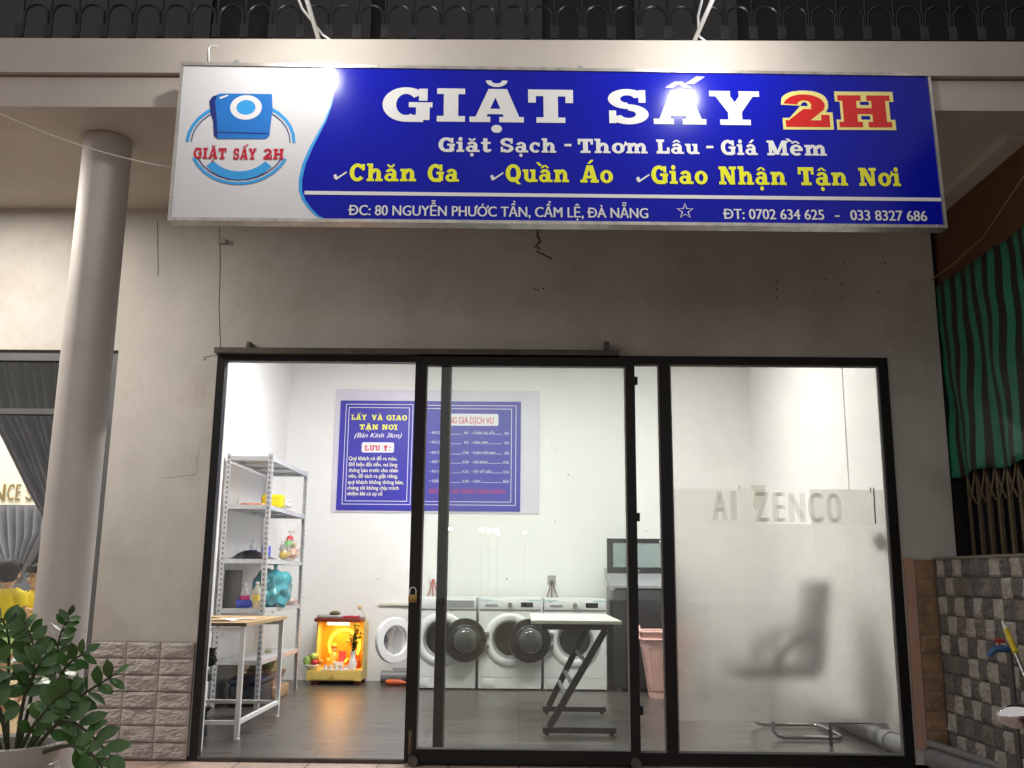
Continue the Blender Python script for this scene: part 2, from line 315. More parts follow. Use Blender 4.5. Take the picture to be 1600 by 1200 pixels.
def slab(txt, gap=.10):
    P = []; x = 0
    for ch in txt:
        d = unicodedata.normalize('NFD', ch); b = d[0]; w, ps = G[b]; low = b.islower(); top = .78 if low else 1.06
        if b == 'i' and len(d) > 1 and any(c in d for c in '\u0301\u0300'): ps = ps[:3]
        P += [[(px + x, py) for px, py in q] for q in ps]
        cx = x + w * (.45 if low else .5); dx = 0; k = 0
        for c in d[1:]:
            if c == '\u0306': P += arc(cx, top + .2, .24, .2, .12, .09, 180, 360); k = 1
            elif c == '\u0302': P += dg(cx - .22, top + .02, cx, top + .2, .17) + dg(cx + .22, top + .02, cx, top + .2, .17); k = 1
            elif c == '\u0301': P += dg(cx + (.26 if k else -.04), top + (.14 if k else .03), cx + (.52 if k else .2), top + (.36 if k else .26), .2)
            elif c == '\u0300': P += dg(cx + (-.26 if k else .04), top + (.14 if k else .03), cx - (.52 if k else .2), top + (.36 if k else .26), .2)
            elif c == '\u0323': P += disc(cx, -.2, .12)
            elif c == '\u031b': P += arc(x + w - .04, (.68 if low else .95), .2, .2, .05, .05, -90, 60)
            elif c == '\u0309': P += arc(cx, top + .18, .14, .12, .04, .03, 200, -60)
        x += w + gap
    xs = [p[0] for q in P for p in q]
    return [(q, k) for k, q in enumerate(P)], min(xs), max(xs)
def _font(txt, bold, shear, spacing):
    c = bpy.data.curves.new('t', 'FONT'); c.body = txt; c.offset = bold; c.shear = shear; c.space_character = spacing; c.resolution_u = 4; c.fill_mode = 'FRONT'
    o = bpy.data.objects.new('t', c); COL.objects.link(o); bpy.context.view_layer.update()
    me = bpy.data.meshes.new_from_object(o.evaluated_get(bpy.context.evaluated_depsgraph_get()))
    P = [[(me.vertices[i].co.x / .727, me.vertices[i].co.y / .727) for i in p.vertices] for p in me.polygons]
    bpy.data.objects.remove(o); bpy.data.curves.remove(c); bpy.data.meshes.remove(me)
    return P
def inter(txt, bold=.012, shear=0, spacing=1):
    """polygons of a line set in the built-in font, cap height 1; horns and crossbars are drawn on"""
    base = ''; marks = []
    for ch in txt:
        d = unicodedata.normalize('NFD', ch)
        if ch in 'Đđ': marks.append((len(base), 'bar', ch == 'Đ')); base += 'D' if ch == 'Đ' else 'd'
        elif '\u031b' in d: marks.append((len(base), 'horn', d[0].isupper())); base += unicodedata.normalize('NFC', d.replace('\u031b', ''))
        else: base += ch
    fb = max(0, bold - .004); bold = 0
    P = _font(base, bold, shear, spacing); n0 = len(P)
    for i, kind, up in marks:
        xr = max(p[0] for q in _font(base[:i] + unicodedata.normalize('NFD', base[i])[0], bold, shear, spacing) for p in q)
        w = (lambda q: max(p[0] for r in q for p in r) - min(p[0] for r in q for p in r))(_font(unicodedata.normalize('NFD', base[i])[0], bold, shear, spacing))
        if kind == 'horn': P += arc(xr - .03, .93 if up else .66, .17, .17, .05, .05, -80, 50)
        elif up: P += rc(xr - w - .12, xr - w * .45, .43, .57)
        else: P += rc(xr - w * .6, xr + .08, .80, .92)
    P = [([(x + d * fb * 1.5, y) for x, y in q], j * 40 + max(0, k - n0 + 1)) for j, d in enumerate((-1, 0, 1) if fb else (0,)) for k, q in enumerate(P)]
    xs = [p[0] for q, k in P for p in q]
    return P, min(xs), max(xs)
class Panel:
    """a flat board: local u along it, v up, facing -y of its matrix"""
    def __init__(s, M, world=True): s.M = M; s.W = world; s.I = M.inverted(); s.o = M.translation; s.n = (M.to_3x3() @ Vector((0, -1, 0)))
    def uv(s, px, py):
        d = ray(px, py); t = (s.o - CAM).dot(s.n) / d.dot(s.n); l = s.I @ (CAM + d * t); return Vector((l.x, l.z))
    def put(s, mb, polys, depth, jitter=True):
        for k, q in enumerate(polys):
            if isinstance(q, tuple): q, k = q
            y = -depth - k * 8e-6 if jitter else -depth
            mb.add([(s.M @ Vector((u, y, v))) if s.W else (u, y, v) for u, v in q], [list(range(len(q)))], False)
    def line(s, mb, T, a, b, cap, depth):
        """T = (polys,x0,x1) ; a,b pixel ends of the baseline, cap = cap height in pixels"""
        P, x0, x1 = T; A = s.uv(*a); B = s.uv(*b); C = s.uv(a[0], a[1] - cap); ex = (B - A) / (x1 - x0); ey = Vector((ex.y * 0, (C - A).y))
        s.put(mb, [([tuple(A + ex * (x - x0) + ey * y) for x, y in q], k) for q, k in P], depth)
    def pxpoly(s, mb, pts, depth): s.put(mb, [[tuple(s.uv(*p)) for p in pts]], depth, False)

# ------------------------------------------------------------------ the setting
g = MB(); g.box(-30, 30, -40, 0.0, -.4, -.012)
tag(g.build('ground', PAVE), 'reddish brown tiled porch floor in front of the shop', 'ground', kind='structure')
XL, XR, YB, ZC = -2.45, 2.40, 4.10, 3.42
g = MB(); g.box(XL, XR, 0.0, YB, -.3, .012)
tag(g.build('floor', FLOOR), 'dark glossy wood plank floor inside the shop', 'floor', kind='structure')
g = MB(); g.box(-8, XL - .15, 0.0, 4.0, -.3, .01)
tag(g.build('studio_floor', mat('studio_floor_wood', (.55, .42, .25), rough=.25, var=.15, stretch=(8, 1, 1))), 'pale wood floor of the lit room at left', 'floor', kind='structure')

B = thing('shop_building', 'cream plastered shop building with glazed front and upper balcony slab', 'building', (0, .1, 0))
OX0, OX1, OZ1 = -1.905, 2.268, 2.40      # shop front opening
WX0, WX1, WZ1 = -8.0, -2.53, 2.415       # studio window opening
RW = 2.60
w = MB()
w.box(OX1, RW, 0, .18, -.3, 3.36)                       # right pier
w.box(OX0, OX1, 0, .18, OZ1, 3.36)                      # over shop front
w.box(WX1, OX0, 0, .18, -.3, 3.36)                      # left pier
w.box(WX0, WX1, 0, .18, WZ1, 3.36)
wall = w.build('front_wall', PLASTER, B)
# split-face cladding
def split_face(mb, fn, cols, rows, cw, rh, amp, sub=6, pick=None, seed=0, gap=.004):
    for r in range(rows):
        for c in range(cols):
            mb.mi = pick(r, c) if pick else 0
            s0 = Vector((c * 3.7 + seed, r * 5.3, seed * 1.7)); vs = []; fs = []
            base = .35 * noise.noise(s0 * 1.3)
            for j in range(sub + 1):
                for i in range(sub + 1):
                    u, v = i / sub, j / sub; e = min(u, 1 - u, v, 1 - v)
                    h = .5 + base + .6 * noise.noise(s0 + Vector((u * 1.8, v * 1.6, 0))) + .5 * abs(noise.noise(s0 + Vector((u * 4.2, v * 3.6, 3)))) + .35 * noise.noise(s0 + Vector((u * 9, v * 7, 5)))
                    h = max(.05, h) * min(1, .25 + e * 5) if e > 0 else 0
                    vs.append(fn(c * cw + gap / 2 + u * (cw - gap), r * rh + gap / 2 + v * (rh - gap), h * amp))
            for j in range(sub):
                for i in range(sub): fs.append((j * (sub + 1) + i, j * (sub + 1) + i + 1, (j + 1) * (sub + 1) + i + 1, (j + 1) * (sub + 1) + i))
            mb.add(vs, fs, False)
CLAD = mat('mauve_split_stone', (.41, .375, .355), rough=.85, var=.2, vs=14, bump=.5, bs=70)
GROUT = mat('grout', (.13, .11, .10), rough=.9)
cw_, ch_ = .2003, .0935
m = MB(); split_face(m, lambda x, z, h: Vector((-2.513 + x, -.014 - h, z - .005)), 3, 7, cw_, ch_, .020, 12, seed=3)
m.mi = 1; m.box(-2.513, -2.513 + 3 * cw_, -.013, -.002, -.01, 7 * ch_ - .005)
m.build('stone_cladding', [CLAD, GROUT], B)
# plaster repair patch, holes, hairline joint
pm_ = MB(); pts = [(250, 702), (262, 699), (290, 701), (311, 697), (310, 712), (306, 716), (309, 730), (305, 741), (280, 744), (252, 747)]
P_ = [U(x, y, Y=0) for x, y in pts]
vs = [Vector((p.x, -.0016, p.z)) for p in P_] + [Vector((p.x, 0.01, p.z)) for p in P_]; n_ = len(P_)
pm_.add(vs, [list(range(n_))] + [(i, (i + 1) % n_, n_ + (i + 1) % n_, n_ + i) for i in range(n_)], False)
pm_.build('plaster_patch', PLASTER, B)
HOLED = mat('hole_dark', (.03, .025, .02), rough=.9)
for x, y in [(835, 451), (841, 453), (849, 451), (1213, 441), (1214, 452), (1214, 465), (1315, 443), (1316, 465), (1372, 456), (1375, 412), (1382, 411), (1318, 410), (1290, 436), (320, 562)]:
    hm = MB(); p = U(x, y, Y=0); hm.lathe([(0, -.0015), (.005, -.0015), (.006, 0.0)], (p.x, 0, p.z), 8, 'Y'); hm.build('drill_hole', HOLED, B)
cr = MB()
for pts in ([(343, 345), (344, 420), (342, 480), (345, 553)], [(246, 345), (247, 430)], [(318, 559), (330, 556), (341, 555)]):
    cr.tube([U(x, y, Y=-.001) for x, y in pts], .002, 5)
cr.build('wall_crack', mat('crack_dark', (.16, .14, .11), rough=.9), B)
r = MB(); r.box(XL - .15, XL, .18, 4.25, -.3, 3.6); r.build('partition_wall', ROOMWALL, B)
r = MB(); r.box(XR, RW, .18, 4.25, -.3, 3.6); r.box(XR - .007, XR, 1.2, 1.75, 0, ZC); r.build('side_wall', ROOMWALL, B)
r = MB(); r.box(XL, XR, YB, 4.25, -.3, 3.6); r.build('back_wall', ROOMWALL, B)
r = MB(); r.box(XL, XR, .18, YB, ZC, 3.6); r.build('ceiling', CEIL, B)
SCUFF = mat('scuff_grey', (.33, .29, .25), rough=.9)
for x, y, r_ in [(443, 673, .012), (444, 690, .016), (524, 1014, .012), (527, 1016, .008), (862, 695, .006), (870, 702, .006), (888, 742, .01), (867, 815, .008), (1010, 830, .007), (590, 905, .007), (600, 870, .006), (958, 700, .006), (792, 905, .010), (770, 940, .012)]:
    hm = MB(); p = U(x, y, Y=YB); hm.lathe([(0, -.003), (r_ * .8, -.003), (r_, 0)], (p.x, YB, p.z), 7, 'Y'); hm.build('wall_scuff', SCUFF, B)
# inner jamb lining at the left of the opening
r = MB(); r.box(OX0 + .004, OX0 + .016, .065, .19, 0, OZ1 - .01); r.build('jamb_lining', WHITEP, B)
# studio shell
SW = mat('studio_wall', (.80, .78, .70), rough=.7, var=.03)
r = MB(); r.box(-8.15, -8, 0, 4.0, -.3, 3.6); r.box(-8, XL - .15, 3.85, 4.0, -.3, 3.6); r.box(-8, XL - .15, .18, 3.85, 3.3, 3.6); r.build('studio_wall', SW, B)
# porch soffit, beam with a drip step, slab, balcony wall
BF = -1.40
r = MB(); r.box(-9, 2.52, BF + .25, 0, 3.352, 3.46)
r.build('porch_soffit', SOFFIT, B)
r = MB(); r.box(-9, 4.6, BF, BF + .25, 3.34, 3.50); r.box(-9, 4.6, BF + .015, BF + .25, 3.50, 3.512); r.box(-9, 4.6, BF - .03, BF + .25, 3.512, 3.70)
r.box(-9, 4.6, BF + .25, .15, 3.46, 3.70)
r.build('fascia_beam', FASCIA, B)
r = MB(); r.box(2.52, 4.6, BF + .25, .1, 3.30, 3.352); r.build('soffit_edge', SOFFIT, B)
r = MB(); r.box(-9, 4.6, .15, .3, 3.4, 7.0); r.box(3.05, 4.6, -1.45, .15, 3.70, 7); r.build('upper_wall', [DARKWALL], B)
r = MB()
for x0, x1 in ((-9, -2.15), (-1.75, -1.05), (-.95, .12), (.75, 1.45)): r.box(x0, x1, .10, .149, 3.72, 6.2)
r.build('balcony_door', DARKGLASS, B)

# porch column
cx = U(171, 205, Y=-1.0); c0 = thing('porch_column', 'round painted porch column between the potted plant and the sign', 'column', (cx.x, -1.0, -.012))
m = MB(); m.lathe([(0, 0), (.127, 0), (.126, 1.6), (.124, 3.362), (0, 3.362)], (cx.x, -1.0, -.012), 40); m.build('shaft', COLUMN, c0)
# wire across the porch
m = MB(); a = U(0, 178, Y=-1.5); b = U(264, 262, Y=-1.5); pts = [a + (a - b) * .8]
for k in range(9):
    t = k / 8; p = a.lerp(b, t); p.z -= .03 * math.sin(math.pi * t); pts.append(p)
pts[0].z += .1
pts[-1] = pts[-1] + Vector((.012, 0, 0))
m.tube(pts, .0028, 6); tag(m.build('guy_wire', mat('pale_wire', (.6, .58, .52), rough=.5)), 'thin pale wire slanting across the column to the sign edge', 'wire')
m = MB(); p = [U(327, 97, Y=BF - .04), U(326, 76, Y=BF - .034), U(331, 72, Y=BF - .034), U(339, 72, Y=BF - .03), U(344, 73, Y=BF - .005)]
m.tube(p, .005, 6); tag(m.build('cable_loop', WHITEPL), 'white cable bent over the fascia top left of the sign', 'cable')

# ------------------------------------------------------------------ sign
SM = Matrix.Translation((-1.661, -1.594, 2.664)) @ Matrix.Rotation(.04, 4, 'Z') @ Matrix.Rotation(-.031, 4, 'X') @ Matrix.Rotation(-.011, 4, 'Y')
W_, H_ = 3.7, .824
S = thing('shop_sign', 'long blue and white laundry shop sign in a thin metal frame under the balcony', 'sign')
S.matrix_world = SM; PS = Panel(SM, False)
m = MB(); m.box(.012, W_ - .012, .002, .05, .012, H_ - .012); m.build('sign_board', SIGNWHITE, S, True)
m = MB()
m.box(0, W_, -.006, .06, H_ - .016, H_); m.box(0, W_, -.006, .06, 0, .016); m.box(0, .014, -.006, .06, .016, H_ - .016); m.box(W_ - .014, W_, -.006, .06, .016, H_ - .016)
fr = m.build('sign_frame', ALU, S, True)
m = MB()
for k in range(9):
    for v in (.008, H_ - .008): m.lathe([(0, -.0095), (.004, -.0085), (.005, -.006)], (.05 + k * .45, 0, v), 8, 'Y')
for v in (.1, .4, .7): m.lathe([(0, -.0095), (.004, -.0085), (.005, -.006)], (.007, 0, v), 8, 'Y')
m.build('screw', STEEL, fr, True)
m = MB()
for u in (.26, 1.95, 3.42):
    m.box(u - .012, u + .012, -.004, .10, H_ + .001, H_ + .004); m.box(u - .012, u + .012, .02, .024, H_ + .004, H_ + .03)
m.build('hanging_bracket', STEEL, S, True)
m = MB()
for u in (.3, 1.85, 3.4): m.box(u - .015, u + .015, .06, .135, .55, .59)
m.build('wall_spacer', IRON, S, True)
# blue field with S curve
curve = [(524, 108), (523, 140), (518, 165), (510, 188), (500, 208), (488, 232), (478, 255), (472, 280), (472, 298), (477, 312), (487, 326), (498, 337), (508, 345.5)]
m = MB(); cu = [PS.uv(*p) for p in curve]; ur = W_ - .015; vt, vb = H_ - .017, .017
cu[0].y = vt; cu[-1].y = vb
for a, b in zip(cu, cu[1:]): m.add([(a.x, .0008, a.y), (ur, .0008, a.y), (ur, .0008, b.y), (b.x, .0008, b.y)], [(0, 1, 2, 3)], False)
m.build('blue_field', SIGNBLUE, S, True)
m = MB()
for (a, b, wa, wb) in [(cu[i], cu[i + 1], min(1, i / 5) * .016, min(1, (i + 1) / 5) * .016) for i in range(len(cu) - 1)]:
    m.add([(a.x - wa, .0002, a.y), (a.x, .0002, a.y), (b.x, .0002, b.y), (b.x - wb, .0002, b.y)], [(0, 1, 2, 3)], False)
m.build('sky_blue_edge', LOGOL, S, True)
def sgn(name, items, material, depth=.0012, parent=S):
    for T, a, b, cap in items: m = MB(); PS.line(m, T, a, b, cap, depth); m.build(name, material, parent, True)
sgn('title_lettering', [(slab('GIẶT'), (597, 189), (896, 192.5), 52), (slab('SẤY'), (951, 193), (1189, 196), 53)], LETW)
def fat(T, d):
    P, x0, x1 = T; out = []
    for q, k in P:
        cx = sum(p[0] for p in q) / len(q); cy = sum(p[1] for p in q) / len(q)
        w = max(p[0] for p in q) - min(p[0] for p in q); h = max(p[1] for p in q) - min(p[1] for p in q)
        out.append(([(x + d * (1 if x > cx else -1), y + d * (1 if y > cy else -1)) for x, y in q], k))
    return out, x0 - d, x1 + d
t2 = slab('2H', .2)
sgn('numeral_outline', [(fat(t2, .065), (1222.5, 199), (1400, 200), 53)], LETCR, .0012)
sgn('numeral_lettering', [(t2, (1227, 198.5), (1394, 199.5), 50)], LETR, .0020)
sgn('slogan_lettering', [(slab('Giặt'), (685, 237), (768, 238), 22), (slab('Sạch'), (782, 238), (869, 239), 22), (slab('-'), (882, 237), (893, 237), 26), (slab('Thơm'), (903, 239), (1012, 240), 22), (slab('Lâu'), (1026, 240), (1093, 241), 22), (slab('-'), (1104, 240), (1115, 240), 26), (slab('Giá'), (1127, 242), (1184, 242.5), 23), (slab('Mềm'), (1199, 242.7), (1292, 243.5), 23)], LETW)
sgn('service_lettering', [(slab('Chăn'), (546, 283), (650, 283.6), 27), (slab('Ga'), (668, 283.8), (717, 284), 27), (slab('Quần'), (790, 284), (889, 285), 27), (slab('Áo'), (907, 285.3), (958, 286), 27), (slab('Giao'), (1018, 287), (1106, 288), 28), (slab('Nhận'), (1124, 288.2), (1229, 289.3), 28), (slab('Tận'), (1248, 289.4), (1325, 290.2), 28), (slab('Nơi'), (1343, 290.4), (1408, 291), 28)], LETY)
m = MB()
for x, y in ((521, 280), (766, 281), (994, 284)):
    for k, q in enumerate(([(x, y - 6), (x + 4, y - 8), (x + 7, y - 2), (x + 5, y + 1), (x + 2, y)], [(x + 5, y + 1), (x + 6, y - 3), (x + 20, y - 12), (x + 21, y - 10)])): PS.pxpoly(m, q, .0012 + k * 1e-4)
m.build('tick_mark', LETW, S, True)
m = MB(); a, b = PS.uv(476, 299.5), PS.uv(1473, 313.5); v1, v0 = PS.uv(900, 303).y, PS.uv(900, 308.5).y
m.add([(a.x, -.0012, v0), (ur, -.0012, v0), (ur, -.0012, v1), (a.x, -.0012, v1)], [(0, 1, 2, 3)], False); m.build('white_rule', LETW, S, True)
sgn('address_lettering', [(inter('ĐC: 80 NGUYỄN PHƯỚC TẦN, CẨM LỆ, ĐÀ NẴNG', .022), (544, 336), (1013, 341), 16.5), (inter('ĐT: 0702 634 625', .022), (1130, 342), (1288, 343.5), 16.5), (inter('-', .03), (1305, 343), (1312, 343), 17), (inter('033 8327 686', .022), (1329, 344), (1449, 345.5), 16.5)], LETW)
m = MB(); c = PS.uv(1070.5, 330); so = []; si = []
for k in range(10):
    a = math.pi / 2 + k * math.pi / 5; rr = .043 if k % 2 == 0 else .0172
    so.append((c.x + rr * math.cos(a), c.y + rr * math.sin(a))); si.append((c.x + (rr - .0062) * math.cos(a), c.y + (rr - .0052 if k % 2 == 0 else rr - .0032) * math.sin(a)))
PS.put(m, [[so[k], so[(k + 1) % 10], si[(k + 1) % 10], si[k]] for k in range(10)], .0012); m.build('star_outline', LETW, S, True)
# emblem: two ring arcs, ribbon and a plain blue washing machine (no face)
m = MB(); c = PS.uv(376, 222); k_ = (PS.uv(462, 222).x - PS.uv(290, 222).x) / 172
def ringpx(rx, ry, w, a0, a1, cy=0): return [[(c.x + x, c.y + y + cy) for x, y in q] for q in arc(0, 0, rx * k_, ry * k_ * 1.09, (rx - w) * k_, (ry - w) * k_ * 1.09, a0, a1)]
PS.put(m, ringpx(86, 66, 5, 0, 180), .0004); em = m.build('emblem', LOGOL, S, True); m = MB(); PS.put(m, ringpx(80, 67, 4.5, 203, 337), .0004); m.build('emblem_ring', LOGOL, em, True)
# m.build('emblem', LOGOL, S, True)
m = MB(); PS.put(m, ringpx(78, 58, 1.6, 0, 180), .0004); m.build('emblem_line', LOGOD, em, True); m = MB(); PS.put(m, ringpx(73, 60, 1.6, 206, 334), .0004); m.build('emblem_line', LOGOD, em, True)
m = MB(); PS.put(m, ringpx(66, 59, 13, 220, 320), .0005); m.build('emblem_ribbon', LOGOL, em, True)
m = MB(); PS.pxpoly(m, [(327, 158), (332, 151), (345, 146), (425, 147), (426, 170), (421, 212), (415, 217), (340, 217), (334, 212), (333, 190), (329, 176)], .0008); m.build('emblem_body', LOGOB, em, True)
m = MB(); PS.pxpoly(m, [(327, 158), (332, 151), (340, 148), (336, 160), (338, 178), (340, 205), (340, 217), (334, 212), (333, 190), (329, 176)], .0010); PS.pxpoly(m, [(340, 206), (420, 208), (419.5, 210), (340, 208)], .0010); m.build('emblem_shade', LOGOD, em, True)
m = MB(); cc = PS.uv(384.5, 168)
def circ(r, ir=0): return [[(cc.x + x, cc.y + y) for x, y in q] for q in (arc(0, 0, r * k_, r * .86 * k_, ir * k_, ir * .86 * k_, 0, 360))]
PS.put(m, circ(25, 15), .0012); PS.pxpoly(m, [(343, 152), (356, 148), (357, 150), (344, 155)], .0012); m.build('emblem_door_ring', LETW, em, True)
m = MB(); PS.put(m, circ(15.2, 0.01), .0012); m.build('emblem_door_glass', LOGOL, em, True)
sgn('emblem_lettering', [(slab('GIẶT'), (302, 247.5), (353, 248.5), 17), (slab('SẤY'), (364, 249), (400, 249), 17), (slab('2H'), (411, 249), (443, 249), 16.5)], LOGOR, .0012, em)

# floodlights on arms above the sign, aimed back at it
def flood(px, base_px, label):
    d = ray(*px).normalized(); t = (SM.translation - CAM).dot(PS.n) / d.dot(PS.n); p = CAM + d * t
    rr = (d - 2 * d.dot(PS.n) * PS.n).normalized(); lp = p + rr * .70
    base = U(*base_px, Y=BF - .02); base.z = 3.705
    t_ = thing('floodlight', label, 'floodlight', base, 'floodlights on arms over the sign')
    head = lp - (p - lp).normalized() * .05
    m = MB(); knee = base.lerp(head, .72) + Vector((0, 0, .06))
    m.tube([base, base + (knee - base) * .5, knee, head], .0115, 8); m.build('arm', WHITEP, t_)
    m = MB(); q = base + Vector((.06, .01, 0)); m.tube([q, base + Vector((.02, -.01, .02)), base.lerp(knee, .35) + Vector((-.035, 0, 0)), base.lerp(knee, .7) + Vector((-.055, 0, .01)), head], .006, 6); m.build('cable', WHITEPL, t_)
    m = MB(); m.bbox(-.10, .10, -.03, .03, -.07, .07, .01); hd = m.build('lamp_head', BLACKPL, t_, True)
    hd.location = head - base; hd.rotation_euler = (p - lp).to_track_quat('Y', 'Z').to_euler()
    m = MB(); m.box(-.085, .085, .031, .034, -.055, .055); m.build('lens', emis('flood_lens', (1, 1, .95), 30), hd, True)
    l = bpy.data.lights.new('flood_lamp', 'AREA'); l.shape = 'RECTANGLE'; l.size = .11; l.size_y = .07; l.energy = FLOOD_W; l.color = (1, .99, .93)
    lo = bpy.data.objects.new('flood_lamp', l); COL.objects.link(lo); lo.location = lp
    aim = p + Vector((0, 0, -.12)); lo.rotation_euler = (aim - lp).to_track_quat('-Z', 'Y').to_euler()
FLOOD_W = 8
flood((506, 122), (497, 76), 'white armed floodlight over the white end of the sign')
flood((1066, 158), (1086, 91), 'white armed floodlight over the red numeral side of the sign')

# ------------------------------------------------------------------ balcony railing
X0r, X1r = -3.35, 3.0; n = 44; st = .1455
rl = thing('balcony_railing', 'dark iron balcony railing with arched bars above the sign', 'railing', (0, BF + .06, 3.70)); yR = BF + .06
xa = U(427, 40, Y=yR).x; xs = [xa + st * k for k in range(-14, 28)]; xs = [x for x in xs if X0r + .6 < x < X1r]
def repeat(o, n, step):
    for k in range(1, n):
        c = o.copy(); COL.objects.link(c); c.parent = o.parent; c.location = o.location + Vector(step) * k
        for g in o.children:
            d = g.copy(); COL.objects.link(d); d.parent = c
m = MB(); zt = 4.75; x = xs[0]; m.tube([(x, yR, 3.70), (x, yR, zt)], .008, 6); rb = m.build('bar', IRON, rl)
m = MB(); m.box(x - .022, x + .022, yR - .014, yR - .009, 3.755, 3.83); m.build('clamp_plate', IRON, rb); repeat(rb, len(xs), (st, 0, 0)); m = MB()
for x in xs[:1]:
    c = x + st / 2; rr = st / 2 - .013; pts = [(c - rr, yR - .004, 3.755)] + [(c - rr * math.cos(math.pi * k / 10), yR - .004, 3.885 + rr * math.sin(math.pi * k / 10)) for k in range(11)] + [(c + rr, yR - .004, 3.755)]
    m.tube(pts, .0075, 6)
repeat(m.build('arch', IRON, rl), len(xs) - 1, (st, 0, 0))
m = MB(); m.bar((xs[0] - .05, yR, zt), (xs[-1] + .05, yR, zt), .04); m.build('handrail', IRON, rl)
m = MB(); m.tube([U(1452, 88, Y=BF - .01), U(1577, 74, Y=BF - .01)], .016, 8)
o = tag(m.build('conduit_pipe', mat('dim_white_pipe', (.4, .36, .32), rough=.6)), 'short pale pipe lying on the fascia top at right', 'pipe')

# dangling cables and box
m = MB()
p0 = [(838, 350), (839, 365), (843, 372), (841, 381), (835, 386), (842, 388), (838, 393), (850, 398), (863, 405)]; p1 = [(842, 350), (843, 360), (839, 370), (846, 378), (838, 384), (845, 390)]
m.tube([U(x, y, Y=-.9 - .006 * (i % 2)) for i, (x, y) in enumerate(p0)], .004, 6); m.tube([U(x, y, Y=-.9) for x, y in p1], .0035, 6)
pt = U(838, 350, Y=-.9); m.tube([pt, Vector((pt.x, -.92, 3.2)), Vector((pt.x, -.93, 3.352))], .004, 6)
tag(m.build('dangling_cable', BLACKPL), 'tangled black cable end dangling below the sign middle', 'cable')
m = MB(); p = U(347, 377, Y=-.02); m.bbox(p.x - .028, p.x + .028, -.03, 0, p.z - .014, p.z + .014, .004); tag(m.build('junction_box', mat('grey_box', (.35, .34, .32), rough=.6)), 'tiny grey junction box on the wall below the sign', 'junction box')

# ------------------------------------------------------------------ shop front
F = thing('storefront_frame', 'black metal shop front frame with fixed glass panes, one of them frosted', 'shop front', (0.2, .03, 0))
FY0, FY1 = -.012, .05
mx = [(-.499, -.445), (.851, .916)]
m = MB(); m.box(OX0 + .004, -1.852, FY0, FY1, 0, OZ1); m.box(2.212, OX1 - .002, FY0, FY1, 0, OZ1)
for a, b in mx: m.box(a, b, FY0, FY1, .06, OZ1 - .05)
m.box(-1.852, 2.212, FY0, FY1, OZ1 - .05, OZ1); m.box(-.62, 2.212, FY0, FY1, 0, .06)
m.build('frame', BLACKF, F)
m = MB(); m.box(OX0, .60, -.075, -.013, OZ1 - .012, OZ1 + .022); m.build('door_track', GREYRAIL, F)
for px in (389, 948): m = MB(); p = U(px, 542, Y=-.05); m.bbox(p.x - .016, p.x + .016, -.07, -.0, p.z - .022, p.z + .03, .004); m.build('track_bracket', GREYRAIL, F)
m = MB(); m.box(-.445, .851, .016, .022, .06, OZ1 - .05); m.build('glass_pane', GLASS, F)
m = MB(); m.box(.916, 2.212, .016, .022, .06, OZ1 - .05); gp = m.build('glass_pane', glass_mat('hazy_pane', (.96, .955, .93), .045), F)
m = MB()
for x0, x1 in ((-.445, .851), (.916, 2.212)):
    for a in ((x0, x0 + .01, .06, OZ1 - .05), (x1 - .01, x1, .06, OZ1 - .05)): m.box(a[0], a[1], .006, .015, a[2] + .012, a[3] - .012)
    m.box(x0, x1, .006, .015, .06, .072); m.box(x0, x1, .006, .015, OZ1 - .062, OZ1 - .05)
m.build('glazing_bead', mat('grey_bead', (.28, .28, .28), rough=.5), F)
zf0 = U(1230, 1128, Y=.026).z; zf1 = U(1230, 819, Y=.026).z; zf2 = U(1230, 764, Y=.026).z
m = MB(); m.box(.918, 2.205, .0245, .0275, zf0, zf1); m.build('frosted_film', FROST, gp)
xp0 = U(1197, 790, Y=.026).x; xp1 = U(1266, 790, Y=.026).x
for q0, q1 in ((.918, xp0), (xp1, 2.205)):
    m = MB(); m.box(q0, q1, .0245, .026, zf1 + .001, zf2); m.build('film_band', FROST2, gp)
PF = Panel(Matrix.Translation((0, .0145, 0)))
def tint(name, c):
    m = bpy.data.materials.new(name); m.use_nodes = True; nt = m.node_tree; t = nt.nodes.new('ShaderNodeBsdfTransparent'); t.inputs[0].default_value = c + (1,); d = nt.nodes.new('ShaderNodeBsdfTranslucent'); d.inputs[0].default_value = (.6, .6, .57, 1)
    x = nt.nodes.new('ShaderNodeMixShader'); x.inputs[0].default_value = .12; nt.links.new(t.outputs[0], x.inputs[1]); nt.links.new(d.outputs[0], x.inputs[2]); nt.links.new(x.outputs[0], nt.nodes['Material Output'].inputs[0]); return m
FLET = tint('film_letter', (.90, .90, .875)); FLET2 = tint('film_scrap', (.88, .89, .82))
for q, x0, x1, y in (('A', 1113, 1138, 813), ('I', 1142, 1152, 813.5), ('Z', 1179, 1204, 815), ('E', 1208, 1229, 815.4), ('N', 1233, 1260, 815.8), ('C', 1263, 1288, 816.4), ('O', 1292, 1317, 817)):
    m = MB(); PF.line(m, inter(q, .085), (x0, y), (x1, y), 49, .0012); m.build('film_letter', FLET, gp)
m = MB(); PF.pxpoly(m, [(1173, 758), (1195, 758), (1196, 766), (1182, 800), (1176, 790), (1180, 766), (1174, 766)], .0030); m.build('film_scrap', FLET2, gp)
m = MB(); PF.pxpoly(m, [(1364, 762), (1366, 762), (1369, 818), (1367, 818)], .0006); PF.pxpoly(m, [(1359, 762), (1361, 762), (1361, 771), (1360, 771)], .0006); PF.pxpoly(m, [(1154.5, 758), (1155.5, 758), (1155.5, 765), (1154.5, 765)], .0006)
m.build('film_seam', mat('seam_dark', (.05, .06, .05), rough=.6), gp)
